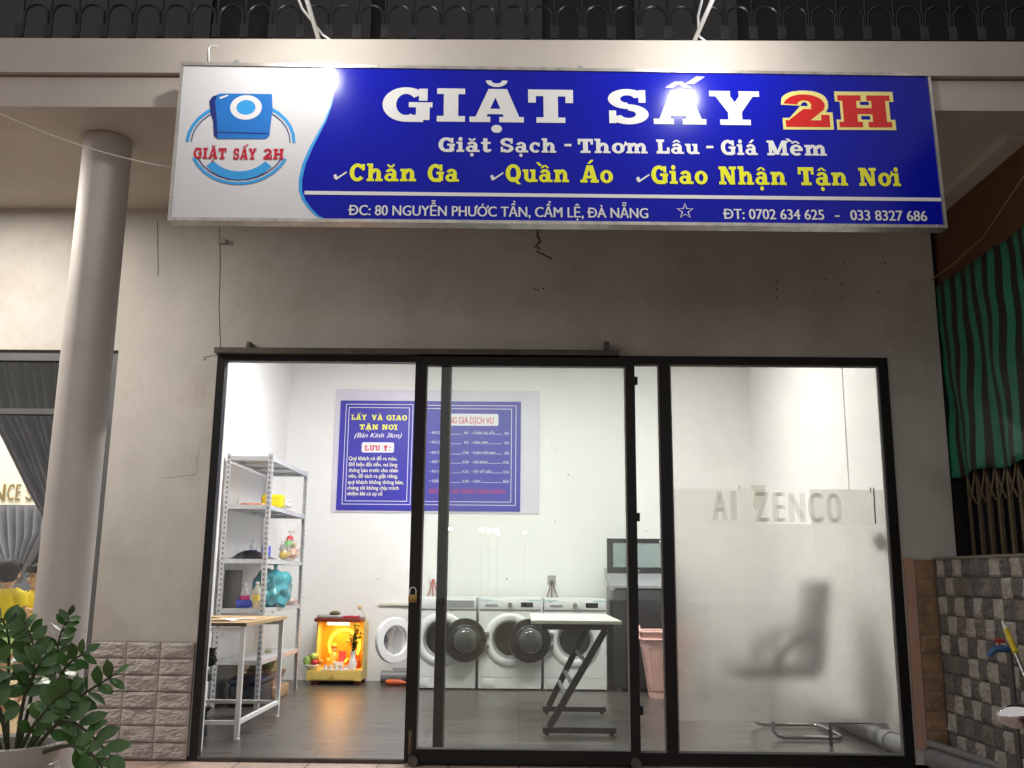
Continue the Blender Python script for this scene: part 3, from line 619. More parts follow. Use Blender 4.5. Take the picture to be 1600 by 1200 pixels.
m = MB(); m.box(-1.852, -.65, -.02, .02, -.012, .010); m.build('sill_track', mat('rusty_sill', (.06, .045, .04), rough=.7, var=.4, vs=12), F)

D = thing('sliding_door', 'black framed sliding glass door pushed open to the middle of the shop front', 'sliding door', (0, -.045, 0))
DX0, DX1, DY0, DY1 = -.655, .692, -.07, -.02; DT = OZ1 - .028
m = MB(); m.box(DX0, -.588, DY0, DY1, .008, DT); m.box(.636, DX1, DY0, DY1, .008, DT); m.box(-.588, .636, DY0, DY1, DT - .055, DT); m.box(-.588, .636, DY0, DY1, .008, .078)
m.build('frame', BLACKF, D)
m = MB(); m.box(-.588, .636, -.048, -.042, .078, DT - .055); m.build('glass_pane', DIRTY, D)
m = MB(); m.box(-.588, .636, -.064, -.05, .078, .088); m.box(-.588, -.579, -.064, -.05, .088, DT - .06); m.box(.627, .636, -.064, -.05, .088, DT - .06); m.build('glazing_bead', mat('grey_bead_door', (.30, .30, .29), rough=.5), D)
for px, py in ((990, 595), (995, 808), (1001, 1110)):
    p = U(px, py, Y=-.045); m = MB(); m.bbox(.692, .712, -.06, -.025, p.z - .025, p.z + .025, .004); m.build('latch_catch', BLACKF, D)
m = MB(); p = U(641, 1165, Y=-.075); m.box(p.x - .012, p.x + .012, -.076, -.0705, .05, .18); m.tube([(p.x, -.082, .01), (p.x, -.082, .17)], .006, 6); m.build('drop_bolt', mat('rusty_bolt', (.12, .09, .06), rough=.6, metal=.5, var=.4), D)
for x in (-.60, .66):
    m = MB(); m.lathe([(0, -.02), (.028, -.02), (.03, 0), (.028, .02), (0, .02)], (x, -.09, .018), 16, 'Y'); m.build('roller', GREYRAIL, D)
p = U(645, 931, Y=-.085)
K = thing('padlock', 'brass padlock hanging open on the sliding door edge', 'padlock', p)
m = MB(); m.bbox(p.x - .026, p.x + .026, -.095, -.072, p.z - .04, p.z + .008, .006); m.build('body', BRASS, K)
m = MB(); m.tube([(p.x - .018, -.083, p.z + .005)] + [(p.x - .018 * math.cos(math.pi * k / 8), -.083, p.z + .03 + .018 * math.sin(math.pi * k / 8)) for k in range(9)] + [(p.x + .018, -.083, p.z + .005)], .0045, 8); m.build('shackle', STEEL, K)

# ------------------------------------------------------------------ room lights
TUBE_E = 9.0
def tube_light(x, y, z, lab, L=1.2, along='X', wallside=None):
    t = thing('tube_light', lab, 'tube light', (x, y, z), 'white tube lights in the shop')
    m = MB(); d = Vector((1, 0, 0)) if along == 'X' else Vector((0, 1, 0)); c = Vector((x, y, z))
    m.bar(c - d * L / 2 + Vector((0, 0, .022)), c + d * L / 2 + Vector((0, 0, .022)), .05, .035); m.build('batten', WHITEP, t)
    m = MB(); m.tube([c - d * (L / 2 - .02), c + d * (L / 2 - .02)], .016, 10); m.build('tube', emis('tube_glow', (1, .985, .96), TUBE_E), t)
    l = bpy.data.lights.new('tube_lamp', 'AREA'); l.shape = 'RECTANGLE'; l.size = L if along == 'X' else .08; l.size_y = .08 if along == 'X' else L; l.energy = ROOM_W; l.color = (1, .985, .955)
    lo = bpy.data.objects.new('tube_lamp', l); COL.objects.link(lo); lo.location = (x, y, z - .03)
ROOM_W = 92
tube_light(-1.0, 1.9, ZC - .045, 'white tube light on the shop ceiling towards the rack side')
tube_light(.7, 1.9, ZC - .045, 'white tube light on the shop ceiling above the office chair')

# ------------------------------------------------------------------ poster on the back wall
YP = YB - .012
PP = Panel(Matrix.Translation((0, YP, 0)))
po = thing('price_poster', 'blue price poster with wide white margins on the back wall', 'poster', (U(680, 700, Y=YP).x, YP, U(680, 700, Y=YP).z))
a = PP.uv(517, 800); b = PP.uv(843, 611)
def sheet(u, v):
    x = a.x + (b.x - a.x) * u; z = a.y + (b.y - a.y) * v; e = min(u, 1 - u, v, 1 - v)
    return Vector((x, YP + .003 - .006 * max(0, noise.noise(Vector((x * 4, 0, z * 5)))) * (1 - min(1, e * 5)) - .004 * max(0, noise.noise(Vector((x * 9 + z * 6, 2, z * 3)))) * (1 - min(1, e * 7)), z))
m = MB(); m.grid(sheet, 60, 36); m.build('sheet', mat('poster_vinyl', (.62, .60, .70), rough=.4, var=.02), po)
POB = mat('poster_blue', (.035, .03, .36), rough=.4, var=.04); POBW = mat('poster_white', (.74, .74, .80), rough=.4, var=.02)
POY = mat('poster_yellow', (.82, .80, .12), rough=.4); POR = mat('poster_red', (.60, .02, .05), rough=.4)
m = MB(); bl = PP.uv(525, 797); tr_ = PP.uv(814, 628); D1 = .006
PP.put(m, [[(bl.x, bl.y), (tr_.x, bl.y), (tr_.x, tr_.y), (bl.x, tr_.y)]], D1); m.build('printed_field', POB, po)
m = MB()
def frame_px(x0, y0, x1, y1, w):
    A = PP.uv(x0, y1); Bq = PP.uv(x1, y0); w = w * .0062
    return [[(A.x, A.y), (Bq.x, A.y), (Bq.x, A.y + w), (A.x, A.y + w)], [(A.x, Bq.y - w), (Bq.x, Bq.y - w), (Bq.x, Bq.y), (A.x, Bq.y)], [(A.x, A.y + w), (A.x + w, A.y + w), (A.x + w, Bq.y - w), (A.x, Bq.y - w)], [(Bq.x - w, A.y + w), (Bq.x, A.y + w), (Bq.x, Bq.y - w), (Bq.x - w, Bq.y - w)]]
for q in ((534, 632, 646, 788), (539, 637, 640.5, 783), (657, 634, 807, 789), (662, 639, 800, 784)): PP.put(m, frame_px(*q, 1.0), D1 + .001)
m.build('white_border', POBW, po)
def rrect(x0, y0, x1, y1, r, n=5):
    A = PP.uv(x0, y1); Bq = PP.uv(x1, y0); r *= .0066; P = []
    for cx, cy, a0 in ((Bq.x - r, A.y + r, -90), (Bq.x - r, Bq.y - r, 0), (A.x + r, Bq.y - r, 90), (A.x + r, A.y + r, 180)):
        P += [(cx + r * math.cos(R_(a0 + 90 * k / n)), cy + r * math.sin(R_(a0 + 90 * k / n))) for k in range(n + 1)]
    return [P]
m = MB(); PP.put(m, rrect(565, 691.5, 616, 707, 3), D1 + .001); PP.put(m, rrect(688, 647, 779, 665, 3), D1 + .001); m.build('heading_plate', POBW, po)
def pst(name, items, material, d=.0025):
    for T, p, q, cap in items: m = MB(); PP.line(m, T, p, q, cap, D1 + d); m.build(name, material, po)
pst('poster_heading', [(slab('LẤY', .12), (549, 656), (573, 656.2), 8), (slab('VÀ', .12), (581, 656.4), (598, 656.6), 8), (slab('GIAO', .12), (604, 656.7), (636, 657), 8), (slab('TẬN', .12), (562, 671.3), (591, 671.5), 8), (slab('NƠI', .12), (597, 671.6), (621, 671.8), 8)], POY)
pst('poster_subheading', [(inter('(Bán Kính 3km)', .015, .35), (554, 683.5), (628, 684), 7.5)], POBW)
pst('poster_note_heading', [(slab('LƯU', .14), (570, 704.2), (594, 704.3), 8), (slab('Y', .1), (599, 704.3), (606, 704.4), 8), (inter(':', .03), (608, 704), (611, 704), 9), (inter('´', .03), (602, 705), (605, 705), 10)], POR)
L7 = [('Quý khách có đồ ra màu,', 545, 620.5, 719), ('Đồ hiệu đắt tiền, vui lòng', 545, 621, 728.5), ('thông báo trước cho nhân', 545, 622, 737.5), ('viên, để tách ra giặt riêng,', 544, 621.5, 746.5), ('quý khách không thông báo,', 543.5, 630.5, 756), ('chúng tôi không chịu trách', 543, 623, 765), ('nhiệm khi có sự cố', 542.5, 597.5, 774)]
pst('poster_note', [(inter(s, .022), (x0, y), (x1, y + .5), 6.2) for s, x0, x1, y in L7], mat('poster_cream', (.86, .84, .62), rough=.4))
pst('price_heading', [(inter('BẢNG GIÁ DỊCH VỤ', .02), (690, 661.5), (771, 662.5), 10.5)], POR)
rows = [678, 693, 709, 723.5, 738.5, 753.5]
Lc = [('• ÁO D', '/KG'), ('• ÁO QU', '/KG'), ('• ÁO DÀ', '/CÁI'), ('• ÁO VE', '/CÁI'), ('• ÁO DẠ', '/CÁI'), ('• GIẶT T', '/CÁI')]
Rc = [('• CHĂN, GA, GỐI', '/KG', 772), ('• MÀN, RÈM', '/KG', 762), ('• KHĂN TRẢI BÀN', '/KG', 774), ('• GẤU BÔNG', '/CON', 762), ('• TẨY VẾT BẨN', '/CÁI', 768), ('• GIÀY', '/ĐÔI', 751)]
it = []; m = MB()
for y, (s, e), (s2, e2, x2) in zip(rows, Lc, Rc):
    it += [(inter(s, .015), (671, y), (671 + 3.0 * len(s), y), 4.2), (inter(e, .015), (731 - 3 * len(e) + 3, y + .5), (732, y + .5), 4.2), (inter(s2, .015), (737, y + .7), (x2, y + 1), 4.2), (inter(e2, .015), (796 - 2.6 * len(e2), y + 1.2), (795, y + 1.2), 4.2)]
    for q0, q1 in ((703, 721), (x2 + 1, 784)): PP.pxpoly(m, [(q0, y + .3), (q1, y + .3), (q1, y + .9), (q0, y + .9)], D1 + .002)
m.build('price_rule', POBW, po); pst('price_list', it, POBW)
pst('price_footer', [(inter('ĐẶC', .02), (670, 770.5), (686, 770.5), 6.5), (inter('GIẶT RIÊNG TỪNG KHÁCH', .02), (704, 771), (790, 771.5), 6.5)], mat('poster_magenta', (.55, .02, .16), rough=.4))

# ------------------------------------------------------------------ washing machines
def front_hole(mb, x0, x1, z0, z1, cx, cz, r, y):
    angs = sorted([2 * math.pi * k / 48 for k in range(48)] + [math.atan2(zz - cz, xx - cx) % (2 * math.pi) for xx in (x0, x1) for zz in (z0, z1)])
    I = []; O = []
    for a in angs:
        c, s = math.cos(a), math.sin(a); I.append((cx + r * c, y, cz + r * s))
        t = min([((x1 if c > 0 else x0) - cx) / c if abs(c) > 1e-9 else 9, ((z1 if s > 0 else z0) - cz) / s if abs(s) > 1e-9 else 9]); O.append((cx + t * c, y, cz + t * s))
    n = len(angs); mb.add(I + O, [(i, (i + 1) % n, n + (i + 1) % n, n + i) for i in range(n)], False)
WY = 3.40
def washer(x0, x1, lab, kind):
    cx = (x0 + x1) / 2; t = thing('washing_machine', lab, 'washing machine', (cx, WY + .28, 0.012), 'white front loading washing machines')
    cz = .463; dr = .165; z0, z1 = .03, .845; hx = cx + (0 if kind else -.03)
    m = MB(); front_hole(m, x0, x1, z0, .735, hx, cz, dr, WY)
    m.box(x0, x1, WY + .0, WY + .56, .832, z1); m.add([(x0, WY, z0), (x0, WY + .56, z0), (x0, WY + .56, .832), (x0, WY, .832)], [(0, 1, 2, 3)], False)
    m.add([(x1, WY, z0), (x1, WY + .56, z0), (x1, WY + .56, .832), (x1, WY, .832)], [(0, 1, 2, 3)], False); m.add([(x0, WY + .56, z0), (x1, WY + .56, z0), (x1, WY + .56, .832), (x0, WY + .56, .832)], [(0, 1, 2, 3)], False)
    m.add([(x0, WY, z0), (x1, WY, z0), (x1, WY + .56, z0), (x0, WY + .56, z0)], [(0, 1, 2, 3)], False)
    m.build('cabinet', WHITEPL, t)
    m = MB(); m.bbox(x0 + .001, x1 - .001, WY - .012, WY + .03, .738, .834, .008); cp = m.build('control_panel', WHITEPL, t)
    m = MB()
    if kind: m.box(cx + .10, cx + .215, WY - .0145, WY - .010, .765, .808)
    else: m.box(cx + .02, x1 - .02, WY - .0145, WY - .010, .755, .82)
    m.build('display', SMOKE if kind else GREYPL, cp)
    if kind:
        m = MB(); m.lathe([(0, -.036), (.020, -.036), (.023, -.030), (.024, -.011)], (cx, WY, .785), 24, 'Y'); m.build('dial', STEEL, cp)
        m = MB(); m.box(cx - .235, cx - .115, WY - .0135, WY - .010, .765, .788); m.build('drawer_handle', GREYPL, cp)
        m = MB(); pn = Panel(Matrix.Translation((0, WY - .0122, 0))); q = inter('LG', .02); pn.put(m, [([(cx - .245 + .016 * x, .808 + .012 * y) for x, y in f], k) for f, k in q[0]], .0006); m.build('brand_mark', LOGOR, cp)
        m = MB(); m.box(cx - .04, cx + .055, WY - .02, WY - .001, cz + .205, cz + .222); m.build('door_catch_label', WHITEP, t)
        m = MB(); m.box(x0 + .005, x0 + .12, WY - .013, WY - .0115, .822, .832); m.box(x1 - .12, x1 - .005, WY - .013, WY - .0115, .822, .832); m.build('protective_tape', mat('cyan_tape', (.35, .62, .70), rough=.4), t)
    m = MB(); m.lathe([(dr, .0), (dr + .01, -.012), (dr + .03, -.018), (dr + .065, -.014), (dr + .082, 0.0)], (hx, WY, cz), 48, 'Y'); m.build('door_rim', WHITEPL, t)
    m = MB(); m.lathe([(dr + .004, -.008), (dr - .01, .005), (dr - .022, .05), (dr - .02, .07)], (hx, WY, cz), 48, 'Y'); m.build('door_seal', GREYPL, t)
    m = MB(); m.lathe([(dr - .02, .07), (dr + .03, .09), (dr + .03, .40), (.03, .42), (0, .42)], (hx, WY, cz), 36, 'Y')
    for k in range(3):
        a = k * 2.09 + .5; m.bar((hx + (dr + .015) * math.cos(a), WY + .1, cz + (dr + .015) * math.sin(a)), (hx + (dr + .015) * math.cos(a), WY + .38, cz + (dr + .015) * math.sin(a)), .03, .04)
    m.build('drum', DRUM, t)
    m = MB(); m.box(x0 + .006, x1 - .006, WY - .0012, WY - .0002, .128, .131); m.build('kick_seam', GREYPL, t)
    m = MB(); m.bbox(x0 + .03, x0 + .15, WY - .004, WY - .0003, .045, .115, .0015); m.build('filter_flap', WHITEPL, t)
    m = MB()
    for sx in (x0 + .06, x1 - .06):
        for sy in (WY + .05, WY + .5): m.lathe([(.02, .012), (.022, .03), (.012, .031)], (sx, sy, 0), 12)
    m.build('foot', BLACKPL, t)
    return t, hx, cz
def porthole(t, hinge_x, cz, deg, r, ringmat, bowl, width=.05):
    """an open door: local x runs from the hinge to the free side, opened by deg"""
    d = bpy.data.objects.new('door', None)
    m = MB(); c = (-(r + .012), 0, 0)
    prof = [(r * .62, -.012), (r * .66, -.02), (r * .97, -.018), (r, -.005), (r, .02), (r * .95, .032), (r * .62, .03)]
    m.lathe([(a, b) for a, b in prof] + [prof[0]], c, 48, 'Y'); dr_ = m.build('door', ringmat, t, True)
    if bowl:
        q = MB(); q.lathe([(r * .64, -.012), (r * .60, -.05), (r * .50, -.085), (r * .42, -.10), (r * .2, -.106), (0, -.107)], c, 40, 'Y'); q.build('glass_bowl', BOWLG, dr_, True)
        q = MB(); q.lathe([(r * .64, -.014), (r * .665, -.030), (r * .70, -.018)], c, 40, 'Y'); q.build('steel_ring', STEEL, dr_, True)
    else:
        q = MB(); q.lathe([(r * .64, .0), (r * .55, .03), (r * .3, .045), (0, .05)], c, 36, 'Y'); q.build('glass_bowl', mat('clear_bowl', (.7, .72, .72), rough=.05, trans=.9), dr_, True)
    q = MB(); q.bbox(-.03, .012, -.014, .014, .03, .075, .004); q.bbox(-.03, .012, -.014, .014, -.075, -.03, .004); q.build('hinge', STEEL, dr_, True)
    dr_.location = Vector((hinge_x, WY - .03, cz)) - world_loc(t); dr_.rotation_euler = (0, 0, R_(deg))
    bpy.data.objects.remove(d)
w1, hx, cz = washer(-1.0, -.412, 'plain white washing machine with pale ring door swung open beside the shrine', 0)
porthole(w1, hx - .25, cz, 42, .205, WHITEPL, False)
w2, hx, cz = washer(-.384, .198, 'middle white washing machine with dark bubble door swung over its left neighbour', 1)
porthole(w2, -.300, cz, 9, .20, SMOKE, True)
w3, hx, cz = washer(.225, .806, 'white washing machine behind the folding table next to the black machine', 1)
porthole(w3, .300, cz, 9, .20, SMOKE, True)

# top loading machine
T = thing('top_load_washer', 'tall black top loading washing machine with glass lid raised', 'washing machine', (1.15, 3.6, .012))
tx0, tx1 = .845, 1.46
m = MB(); m.bbox(tx0 + .02, tx1, 3.36, 3.98, .04, .97, .02); m.build('cabinet', mat('graphite_panel', (.025, .025, .028), rough=.35, var=.2, vs=4), T)
m = MB(); m.add([(tx0, 3.36, .93), (tx1, 3.36, .93), (tx1, 3.98, 1.06), (tx0, 3.98, 1.06), (tx0, 3.36, .972), (tx1, 3.36, .972), (tx1, 3.98, 1.14), (tx0, 3.98, 1.14)], [(0, 1, 2, 3), (4, 5, 6, 7), (0, 1, 5, 4), (1, 2, 6, 5), (2, 3, 7, 6), (3, 0, 4, 7)], False); m.build('top_rim', GREYPL, T)
lz0, lz1, ly = 1.03, 1.425, 3.78
m = MB(); m.box(tx0 + .01, tx1, ly, ly + .03, lz1 - .045, lz1); m.box(tx0 + .01, tx1, ly, ly + .03, lz0, lz0 + .115); m.box(tx0 + .01, tx0 + .07, ly, ly + .03, lz0 + .115, lz1 - .045); m.box(tx1 - .06, tx1, ly, ly + .03, lz0 + .115, lz1 - .045)
ld = m.build('lid', mat('lid_black', (.02, .02, .022), rough=.2, var=.1), T)
m = MB(); m.box(tx0 + .07, tx1 - .06, ly + .008, ly + .016, lz0 + .115, lz1 - .045); m.build('lid_glass', glass_mat('lid_glass', (.66, .74, .73), .16, (.45, .52, .52)), ld)
m = MB(); m.lathe([(0, -.008), (.02, -.006), (.024, 0)], ((tx0 + tx1) / 2, ly, lz0 + .08), 18, 'Y'); m.build('lid_badge', STEEL, ld)
m = MB(); m.box(1.375, 1.43, ly - .004, ly - .001, lz1 - .04, lz1 - .015); m.box(1.35, 1.42, ly - .004, ly - .001, lz0 + .01, lz0 + .03); m.build('sticker', WHITEP, ld)
m = MB()
for sx in (tx0 + .08, tx1 - .06):
    for sy in (3.42, 3.92): m.lathe([(.025, 0), (.028, .03), (.02, .045)], (sx, sy, .012), 12)
m.build('foot', GREYPL, T)

# laundry baskets (one inside the other)
def basket(lab, z0):
    t = thing('laundry_basket', lab, 'basket', (1.305, 3.02, z0), 'pink laundry baskets stacked together')
    hh, n = .50, 56
    def ringpt(f, k, grow=0):
        wx, wy = .155 + .075 * f + grow, .12 + .06 * f + grow; a = 2 * math.pi * k / n; c, s = math.cos(a), math.sin(a); e = .45
        return Vector((math.copysign(abs(c) ** e, c) * wx, math.copysign(abs(s) ** e, s) * wy, f * hh))
    m = MB()
    rows_ = 15
    m.grid(lambda u, v: ringpt(v * .10, u * n), n, 2); m.grid(lambda u, v: ringpt(.86 + v * .14, u * n), n, 2)
    for k in range(rows_):
        f0 = .10 + .76 * (k + .52) / rows_; f1 = .10 + .76 * (k + .98) / rows_; m.grid(lambda u, v: ringpt(f0 + (f1 - f0) * v, u * n), n, 1)
    for k in range(0, n, 4): m.grid(lambda u, v: ringpt(.08 + v * .80, k - .35 + .7 * u, .002), 1, 6)
    m.add([ringpt(0, k) for k in range(n)], [list(range(n))], False)
    m.build('body', PINKPL, t, True)
    m = MB(); m.tube([ringpt(1.0, k % n, .008) for k in range(n + 1)], .011, 8); m.build('rim', PINKPL, t, True)
    for s in (-1, 1):
        m = MB(); m.tube([(s * .232, -.13, hh), (s * .245, -.10, hh + .006), (s * .25, -.075, hh + .045), (s * .25, .075, hh + .045), (s * .245, .10, hh + .006), (s * .232, .13, hh)], .012, 8)
        m.build('handle', PINKPL, t, True)
    return t
basket('pink slatted laundry basket standing on the floor by the black machine', .014)
basket('upper pink laundry basket nested inside the one on the floor', .078)

# folding table seen end-on
T = thing('folding_table', 'narrow white topped folding table on slanted black Z legs', 'table', (.47, 1.5, .012))
y0, y1 = .93, 2.18; xl = U(830, 977, Y=y0).x; xr = U(972, 977, Y=y0).x; zt = U(900, 974, Y=y0).z
m = MB(); m.bbox(xl, xr, y0, y1, zt - .006, zt + .018, .004); m.build('tabletop', TBLTOP, T)
m = MB(); m.box(xl + .07, xr - .06, y0 + .03, y1 - .03, zt - .045, zt - .0065); m.build('apron', BLACKF, T)
ly = [.90, 1.93]; zb = .025
for q in ly:
    m = MB(); a = U(848, 1150 if q < 1.2 else 1115, Y=q); b = U(963 if q < 1.2 else 947, 1150, Y=q)
    m.bar((a.x, q, .045), (b.x, q, .045), .035, .035)
    for x in (a.x + .03, b.x - .03): m.lathe([(.014, .012), (.016, .028)], (x, q, 0), 10)
    m.build('foot_bar', BLACKF, T)
    m = MB(); xb = U(858, 1140, Y=.9).x if q < 1.2 else U(857, 1115, Y=q).x; xt = U(946, 985, Y=.92).x if q < 1.2 else U(921, 985, Y=1.9).x
    m.bar((xb, q + .0, .062), (xt, q + .05, zt - .045), .045, .03, (0, 1, 0)); m.build('leg', BLACKF, T)
m = MB()
for f in (.42, .66, .30):
    xA = U(858, 1140, Y=.9).x; xB = U(946, 985, Y=.92).x; x = xA + (xB - xA) * f; x2 = x - .01; z = .062 + (zt - .107) * f
    m.bar((x, .93 + .05 * f, z), (x2, 1.9 + .05 * f, z), .022, .022)
m.build('cross_brace', GREYPL, T)

# office chair behind the frosted pane
C = thing('office_chair', 'dark cantilever office chair blurred behind the frosted pane', 'chair', (1.9, 1.1, .012))
ya, yb = .80, 1.36; cz0 = .03
m = MB()
def bend(pts, r=.06, n=6):
    out = [Vector(pts[0])]
    for i in range(1, len(pts) - 1):
        a, b, c = Vector(pts[i - 1]), Vector(pts[i]), Vector(pts[i + 1]); u = (a - b).normalized() * min(r, (a - b).length / 2); v = (c - b).normalized() * min(r, (c - b).length / 2)
        for k in range(n + 1):
            t = k / n; out.append((b + u) * (1 - t) ** 2 + b * 2 * t * (1 - t) + (b + v) * t * t)
    return out + [Vector(pts[-1])]
m.tube(bend([(1.71, ya, .70), (1.66, ya, .03), (2.13, ya, .03), (2.13, yb, .03), (1.66, yb, .03), (1.71, yb, .70)], .09), .0135, 10); m.build('cantilever_frame', mat('dull_chrome', (.40, .40, .41), rough=.15, metal=1), C)
for y in (ya, yb):
    m = MB(); m.tube([(1.72 + .34 * (1 - math.cos(math.pi / 2 * k / 9)) , y, .47 + .23 * math.sin(math.pi / 2 * k / 9)) for k in range(10)], .026, 8); m.build('armrest', OFFBLK, C)
m = MB(); m.grid(lambda u, v: Vector((1.44 + .56 * u, ya + .03 + (yb - ya - .06) * v, .46 + .025 * math.sin(math.pi * v) * 0 + .02 * (1 - u) * math.sin(u * 3) - .035 * max(0, .15 - u) / .15)), 12, 8)
m.grid(lambda u, v: Vector((1.44 + .56 * u, ya + .03 + (yb - ya - .06) * v, .40 + .03 * max(0, .15 - u) / .15)), 12, 8)
m.bbox(1.445, 1.995, ya + .03, yb - .03, .405, .462, .02); m.build('seat', OFFBLK, C)
m = MB()
def bk(y): return [(1.99, y, .43), (2.03, y, .55), (2.035, y, .70), (2.06, y, .85), (2.09, y, 1.02)]
for i in range(4):
    a, b = bk(0)[i], bk(0)[i + 1]; m.bar((a[0], (ya + yb) / 2, a[2]), (b[0], (ya + yb) / 2, b[2] + .004), .42 if i else .44, .075, (1, 0, 0))
m.build('backrest', OFFBLK, C)
m = MB(); x = U(1374, 846, X=2.36); m.ell(x, (.035, .05, .06), wob=.3); tag(m.build('hung_cap', DARKF), 'dark blurred item hanging on the side wall behind the frosted pane', 'cap')

# pipes on the floor
def pipe(name, pts, r, lab, m_=PVC, collar=None):
    m = MB(); m.tube(pts, r, 20)
    t = m.build(name, m_); tag(t, lab, 'pipe')
    for c, d in (collar or []):
        q = MB(); q.tube([Vector(c) - Vector(d) * .03, Vector(c) + Vector(d) * .03], r * 1.12, 20); o = q.build('collar', m_); o.parent = t
    return t
pipe('drain_pipe', [(2.30, 2.0, .07), (2.30, .30, .07), (2.33, .08, .068)], .055, 'thick grey drain pipe on the floor behind the frosted pane', collar=[((2.30, .45, .07), (0, 1, 0))])
pa = U(1437, 1168, Y=-.05); pipe('drain_pipe', [(2.36, -.02, .055), (2.44, -.35, .05), (2.52, -2.2, .05)], .056, 'thick grey drain pipe running along the foot of the tiled wall', collar=[((2.385, -.1, .053), (.2, -.97, 0))])
pipe('water_pipe', [(2.335, -.03, .135), (2.37, -.1, .13), (2.47, -.6, .115), (2.55, -2.2, .115)], .021, 'thin grey water pipe above the thick outdoor drain pipe')
m = MB(); m.tube([(1.98, .6, .1), (1.98, .6, .16), (2.25, .6, .16)], .012, 8); m.tube([(1.98, .6, .013), (1.98, .6, .1)], .012, 8); tag(m.build('black_bracket', BLACKF), 'small black angle bracket beside the indoor drain pipe', 'bracket')

# ------------------------------------------------------------------ rack
Rk = thing('storage_rack', 'white slotted steel storage rack full of bottles and bags', 'shelving rack', (-2.24, 2.66, .012))
sx0, sx1, sy0, sy1 = -2.425, -2.045, 2.0, 3.32; tiers = [2.0, 1.60, 1.165, .775, .375]
for x, dx in ((sx0, 1), (sx1, -1)):
    for y, dy in ((sy0, 1), (sy1, -1)):
        m = MB(); m.box(min(x, x + dx * .036), max(x, x + dx * .036), min(y, y + dy * .002), max(y, y + dy * .002), .012, 2.02); m.box(min(x, x + dx * .002), max(x, x + dx * .002), min(y + dy * .002, y + dy * .036), max(y + dy * .002, y + dy * .036), .012, 2.02)
        m.mi = 1
        for k in range(48):
            z = .05 + k * .041; m.box(min(x + dx * .012, x + dx * .026), max(x + dx * .012, x + dx * .026), y - dy * .0006 if dy > 0 else y, y if dy > 0 else y + .0006, z, z + .02)
            m.box(x - dx * .0006 if dx > 0 else x, x if dx > 0 else x + .0006, min(y + dy * .012, y + dy * .026), max(y + dy * .012, y + dy * .026), z, z + .02)
        m.build('upright', [GALV, HOLE], Rk)
for z in tiers:
    m = MB(); m.box(sx0 + .004, sx1 - .004, sy0 + .004, sy1 - .004, z - .004, z); m.box(sx0 + .004, sx1 - .004, sy0 + .003, sy0 + .006, z - .035, z - .004); m.box(sx0 + .004, sx1 - .004, sy1 - .006, sy1 - .003, z - .035, z - .004)
    m.box(sx1 - .007, sx1 - .004, sy0 + .006, sy1 - .006, z - .035, z - .004); m.box(sx0 + .004, sx0 + .007, sy0 + .006, sy1 - .006, z - .035, z - .004)
    for k in (.33, .66): m.box(sx0 + .01, sx1 - .01, sy0 + (sy1 - sy0) * k - .02, sy0 + (sy1 - sy0) * k + .02, z - .022, z - .0045)
    m.build('shelf', GALV, Rk)
def on(px, py, z):  # point over a shelf level z, at this pixel
    return U(px, py, Z=z)
def bag(name, lab, c, r, col, alpha, seed, cat='bag', inner=None, knot=True):
    t = thing(name, lab, cat, (c[0], c[1], c[2]))
    m = MB(); m.ell((c[0], c[1], c[2] + r[2] * .92), r, 44, 28, .5, seed)
    if knot:
        m.lathe([(r[0] * .25, -.02), (.014, .02), (.02, .05), (.035, .085), (.02, .09)], (c[0] + .01, c[1], c[2] + r[2] * 1.85), 10)
    m.build('film', mat(name + '_film', col, rough=.15, var=.25, vs=9, alpha=alpha, bump=.5, bs=18, coat=.3), t)
    for k, (q, rr, cc) in enumerate(inner or []):
        mm = MB(); mm.ell((c[0] + q[0], c[1] + q[1], c[2] + q[2]), rr, 10, 7, .3, k); mm.build('snack', mat('snack_%d' % k, cc, rough=.4, var=.3, vs=25), t)
    return t
def bottle(lab, c, h, r, body, capc, labelc=None, lean=None, name='bottle', a=.55):
    t = thing(name, lab, 'bottle', c)
    m = MB(); m.lathe([(0, 0), (r * .9, 0), (r, .01), (r, h * .58), (r * .93, h * .66), (r * .4, h * .86), (r * .36, h * .92)], (0, 0, 0), 20); m.build('body', mat('bottle_body', body, rough=.12, var=.05, alpha=a, coat=.4), t, True)
    m = MB(); m.lathe([(r * .42, h * .92), (r * .42, h), (0, h)], (0, 0, 0), 14); m.build('cap', mat('bottle_cap', capc, rough=.4), t, True)
    if labelc: m = MB(); m.lathe([(r * 1.015, h * .12), (r * 1.015, h * .5)], (0, 0, 0), 20); m.build('label_wrap', mat('bottle_wrap', labelc, rough=.4, var=.15, vs=30), t, True)
    if lean: t.rotation_euler = lean
    return t
z = tiers[1] + .001
p = U(441, 785, Y=2.55); m = MB(); m.bbox(-.10, .10, -.07, .07, 0, .11, .03, 3)
for v in m.v: v += Vector((.02 * noise.noise(v * 12), .02 * noise.noise(v * 12 + Vector((4, 0, 0))), .02 * noise.noise(v * 12 + Vector((0, 7, 0))) if v.z > .02 else 0))
o = m.build('snack_bag', mat('yellow_packet', (.78, .60, .02), rough=.2, var=.3, vs=10, bump=.4, bs=20)); o.location = (-2.13, 2.42, z); tag(o, 'glossy yellow snack packet on the second shelf', 'packet')
bag('plastic_bag', 'crumpled clear plastic bag beside the yellow snack packet', (-2.11, 2.62, z), (.08, .10, .05), (.75, .74, .74), .45, 9, knot=False)
m = MB(); m.bbox(-.09, .09, -.13, .13, 0, .02, .006); o = m.build('biscuit_box', mat('orange_box', (.70, .28, .16), rough=.4, var=.3, vs=14)); o.location = (-2.22, 2.2, z); tag(o, 'flat orange packet lying on the second shelf', 'packet')
